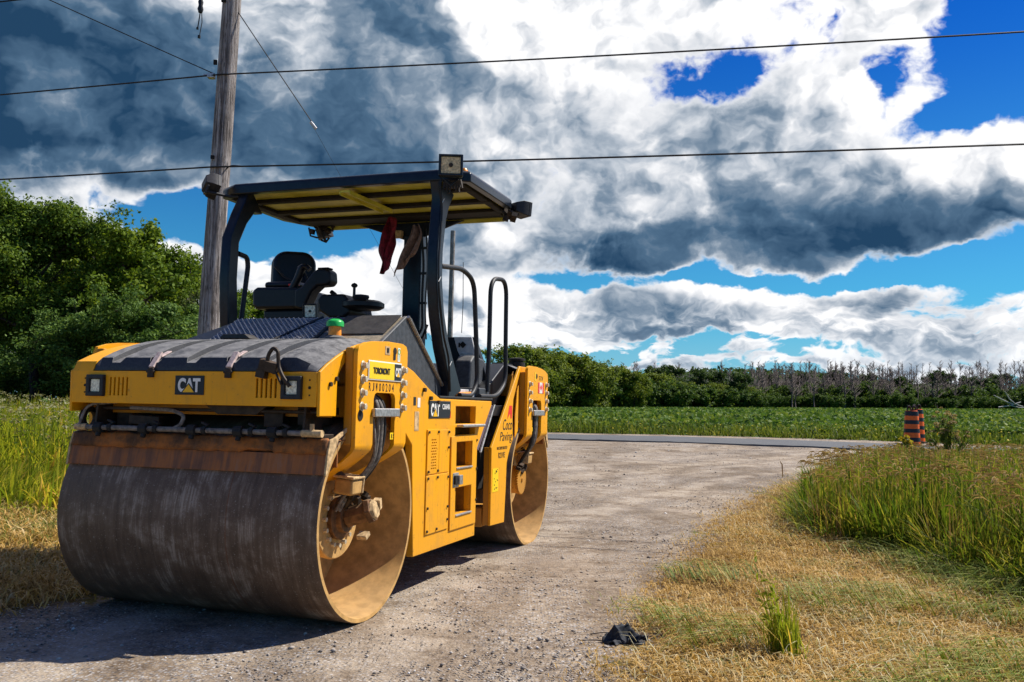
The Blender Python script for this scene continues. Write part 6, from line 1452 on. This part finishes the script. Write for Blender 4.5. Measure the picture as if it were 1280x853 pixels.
    for i, (u, D, h, lab) in enumerate(((978, 16.8, .30, 'thin foxtail stalk standing alone at the gravel edge'),)):
        x, y, z = pt(u, D); o = MB().tube([(x, y, z), (x - .01, y, z + h * .8), (x - .05, y, z + h)], [.008, .012, .006], 5).build('foxtail', 'seedhead'); tag(o, lab, 'weed')
M['barrel_orange'] = m_plain('barrel_orange', (.95, .14, .012), .45, 0., .12, .05, 8.)
M['rag'] = m_plain('dark_blue_rag', (.016, .020, .027), .8, 0., .5, .3, 60., (.12, .12, .12), .5)
M['cloth_red'] = m_plain('dark_red_cloth', (.15, .006, .018), .85, 0., .5, .3, 30.)
M['cloth_brown'] = m_plain('brown_cloth', (.17, .10, .07), .9, 0., .4, .3, 30.)
# ------------------------------------------------------------------ sky
def build_sky():
    W = bpy.data.worlds.new('World'); SC.world = W; W.use_nodes = True
    k = NT(W.node_tree); k.n.clear()
    out = k.new('ShaderNodeOutputWorld'); bg = k.new('ShaderNodeBackground'); k.l.new(bg.outputs[0], out.inputs[0])
    sky = k.new('ShaderNodeTexSky', sky_type='NISHITA'); sky.sun_disc = False
    sky.sun_elevation = math.asin(SUNV.z); sky.sun_rotation = math.atan2(SUNV.x, SUNV.y)
    sky.air_density = 1.; sky.dust_density = .4; sky.ozone_density = 2.5
    D = k.new('ShaderNodeTexCoord').outputs['Generated']; s = k.sep(D)
    deg = 180 / PI
    az = k.math('MULTIPLY', k.math('ARCTAN2', s[0], s[1]), deg); el = k.math('MULTIPLY', k.math('ARCSINE', s[2]), deg)
    A = k.comb(az, el, 0.)
    inv = k.math('DIVIDE', 1., k.math('ADD', k.math('MAXIMUM', s[2], 0.), .13))
    P = k.comb(k.math('MULTIPLY', az, .0175), k.math('MULTIPLY', el, .0225), 0.)
    def blobs(L, start):
        acc = start
        for (u, v, rx, ry, w) in L:
            a, e = azel(u, v); d = k.vec('MULTIPLY', k.vec('SUBTRACT', A, (a, e, 0)), (1 / (rx * .0515), 1 / (ry * .0515), 0))
            q = k.vec('DOT_PRODUCT', d, d); g = k.math('EXPONENT', k.math('MULTIPLY', q, -1.))
            acc = k.math('MULTIPLY_ADD', g, w, acc)
        return acc
    # where there is cloud (pixels of the photograph are only used to find directions)
    warp = k.new('ShaderNodeTexNoise'); k.put(warp.inputs['Vector'], P); warp.inputs['Scale'].default_value = 6.; warp.inputs['Detail'].default_value = 6.; warp.inputs['Roughness'].default_value = .6
    Aw = k.vec('ADD', A, k.vec('MULTIPLY', k.vec('SUBTRACT', warp.outputs['Color'], (.5, .5, .5)), (9., 5.5, 0.)))
    A0 = A; A = Aw
    cover = k.math('ADD', k.math('MINIMUM', blobs(COVER, .0), 1.05), blobs(HOLES, .0))
    dark = k.math('ADD', k.math('MINIMUM', blobs(DARK, .0), 1.02), blobs(LIGHT, .0))
    def n2d(V, sc, det, ro, off=0.):
        n = k.new('ShaderNodeTexNoise', noise_dimensions='2D'); k.put(n.inputs['Vector'], V if not off else k.vec('ADD', V, (off, off * .7, 0))); n.inputs['Scale'].default_value = sc; n.inputs['Detail'].default_value = det; n.inputs['Roughness'].default_value = ro
        return n
    wv = k.vec('MULTIPLY', k.vec('SUBTRACT', n2d(P, 9., 4., .6, 3.).outputs['Color'], (.5, .5, .5)), (.085, .085, 0))
    wl = k.vec('MULTIPLY', k.vec('SUBTRACT', n2d(P, 3., 2., .5, 7.).outputs['Color'], (.5, .5, .5)), (.16, .10, 0))
    low = k.ss(el, 8.5, 4.5)
    def puffs(V, sc):
        v = k.new('ShaderNodeTexVoronoi', feature='SMOOTH_F1', voronoi_dimensions='2D'); k.put(v.inputs['Vector'], V); v.inputs['Scale'].default_value = sc; v.inputs['Smoothness'].default_value = .35
        v.inputs['Detail'].default_value = 3.; v.inputs['Roughness'].default_value = .55; v.inputs['Lacunarity'].default_value = 2.3; v.normalize = True
        return v.outputs['Distance']
    def dens(V):
        V = k.vec('ADD', V, wv)
        a_ = n2d(V, 5.5, 7., .56).outputs['Fac']; p_ = puffs(k.vec('ADD', V, wl), 9.)
        hi = k.math('ADD', k.math('MULTIPLY', k.math('ADD', a_, -.5), 2.0), k.math('MULTIPLY', k.math('SUBTRACT', .40, p_), 1.5))
        Vl = k.vec('MULTIPLY', V, (1., 1.9, 1.)); al = n2d(Vl, 15., 6., .56, 1.).outputs['Fac']
        lo = k.math('MULTIPLY', k.math('ADD', al, -.5), 2.6)
        mx = k.new('ShaderNodeMix'); k.put(mx.inputs[0], low); k.put(mx.inputs[2], hi); k.put(mx.inputs[3], lo); return mx.outputs[0]
    f0 = dens(P); f1 = dens(k.vec('ADD', P, (.011, .016, 0.)))
    nb = n2d(P, 2.6, 4., .55, 5.).outputs['Fac']; n2 = n2d(P, 60., 3., .6).outputs['Fac']
    den = k.math('ADD', cover, k.math('ADD', f0, k.math('MULTIPLY', k.math('ADD', n2, -.5), .25)))
    alpha = k.ss(den, .34, .66)
    g0 = n2d(k.vec('ADD', P, wv), 4.2, 3., .5).outputs['Fac']; g1 = n2d(k.vec('ADD', k.vec('ADD', P, wv), (.035, .035, 0)), 4.2, 3., .5).outputs['Fac']
    lit = k.math('ADD', k.math('MULTIPLY', k.math('SUBTRACT', f0, f1), .80), k.math('MULTIPLY', k.math('SUBTRACT', g0, g1), 2.2))
    thick = k.ss(den, .40, 1.05)
    shade = k.math('ADD', k.math('MULTIPLY', dark, .80), k.math('ADD', k.math('MULTIPLY', k.math('ADD', nb, -.5), .9), k.math('MULTIPLY', lit, -1.)))
    shade = k.math('MULTIPLY', k.math('MULTIPLY_ADD', shade, .80, .17, clamp=True), k.math('MULTIPLY_ADD', thick, .85, .15))
    cc = k.ramp(shade, [(.0, (1.12, 1.12, 1.13)), (.12, (.86, .88, .92)), (.26, (.54, .60, .68)), (.42, (.24, .32, .42)), (.62, (.085, .165, .27)), (.95, (.018, .062, .135))])
    hz = k.ss(el, 7., .5); 
    skc = k.vec('MULTIPLY', sky.outputs[0], (.030, .062, .098))
    up = k.ss(el, 6., 25.)
    skc = k.mix(up, k.vec('MULTIPLY', skc, (.70, 1.30, 1.12)), k.vec('MULTIPLY', skc, (.10, .62, 1.12)))
    skc = k.mix(k.math('MULTIPLY', hz, .5), skc, (.42, .66, .90))
    cc = k.mix(k.math('MULTIPLY', hz, .35), cc, (.70, .82, .95))
    col = k.mix(alpha, skc, cc)
    k.l.new(col, bg.inputs[0]); bg.inputs[1].default_value = .68
    W.cycles.sampling_method = 'MANUAL'; W.cycles.sample_map_resolution = 512
# (column, row, half width, half height, weight) in pixels of the photograph -> directions in the sky
COVER = [(150, 60, 420, 150, 1.5), (300, 170, 330, 70, 1.0), (-250, 100, 300, 260, 1.2), (70, 235, 150, 50, 1.1), (20, 330, 110, 80, .8), (160, 300, 60, 40, .5), (215, 345, 110, 28, .75), (420, 350, 130, 50, .7), (400, 270, 90, 26, .5), (560, 290, 120, 70, .9),
         (700, 90, 330, 150, 1.35), (1010, 60, 170, 80, .95), (1120, 130, 110, 55, .95), (1225, 98, 42, 24, .95), (900, 240, 280, 75, 1.25), (1130, 245, 200, 58, 1.1), (1330, 235, 130, 50, 1.0), (640, 300, 120, 90, .8), (880, 315, 170, 42, .9),
         (1060, 388, 120, 26, .95), (870, 385, 190, 26, 1.0), (690, 392, 110, 28, .9), (1240, 410, 100, 32, 1.0), (1420, 400, 150, 45, .9), (1200, 358, 40, 14, .75), (520, 405, 160, 32, .6), (960, 415, 260, 12, .5),
         (860, 446, 36, 8, .75), (930, 442, 40, 9, .8), (1010, 440, 46, 8, .78), (1085, 450, 60, 8, .75), (1190, 446, 70, 10, .8), (1250, 8, 24, 20, .8), (700, 424, 60, 9, .8), (760, 452, 90, 7, .75), (1000, 456, 160, 6, .7), (1150, 432, 60, 9, .7), (1260, 440, 60, 10, .8), (660, 445, 40, 8, .7), (800, 438, 12, 8, .7),
         (-900, 200, 400, 400, .6), (2200, 200, 500, 400, .5), (640, -900, 900, 500, .45)]
HOLES = [(912, 80, 66, 40, -.95), (1275, 20, 110, 75, -1.3), (1225, 155, 120, 30, -1.0), (1290, 325, 150, 55, -1.2), (930, 356, 330, 13, -.95), (255, 285, 120, 40, -1.3), (360, 297, 80, 34, -1.0), (1095, 104, 24, 26, -.6), (1175, 350, 60, 18, -.5), (640, 436, 900, 10, -.30), (420, 300, 40, 20, -.5), (985, 20, 50, 30, -.45), (690, 330, 60, 30, -.3), (1130, 60, 60, 20, -.3)]
DARK = [(60, 80, 250, 110, .85), (310, 135, 200, 70, .85), (-200, 150, 260, 200, .6), (470, 60, 120, 90, .45), (640, 245, 110, 34, .50), (600, 330, 100, 60, .30), (430, 215, 160, 30, .45), (170, 230, 120, 16, .4),
        (850, 300, 150, 42, .85), (960, 318, 220, 32, .8), (1110, 285, 130, 36, .50), (780, 320, 90, 30, .5), (1000, 110, 90, 50, .35), (870, 396, 260, 12, .22), (1210, 425, 80, 12, .30), (780, 130, 250, 100, .12), (1000, 235, 60, 40, .3), (640, 60, 80, 60, .15), (700, 200, 100, 40, .2)]
LIGHT = [(420, 90, 90, 40, .3), (110, 190, 60, 14, -.35), (40, 262, 160, 36, -.55), (950, 205, 250, 20, -.45), (1130, 110, 100, 45, -.35), (760, 70, 170, 70, -.15), (1180, 228, 130, 16, -.35), (700, 370, 300, 10, -.2), (790, 265, 40, 24, -.4)]
# ------------------------------------------------------------------ assemble
build_roller(); build_camera(); build_sun(); build_sky()
build_ground(); build_road(); build_vegetation(); build_groundcover(); build_things()
SC.view_settings.view_transform = 'Standard'; SC.view_settings.look = 'None'; SC.view_settings.exposure = .48; SC.view_settings.gamma = 1.
SC.cycles.max_bounces = 6; SC.cycles.transparent_max_bounces = 4; SC.cycles.use_denoising = True
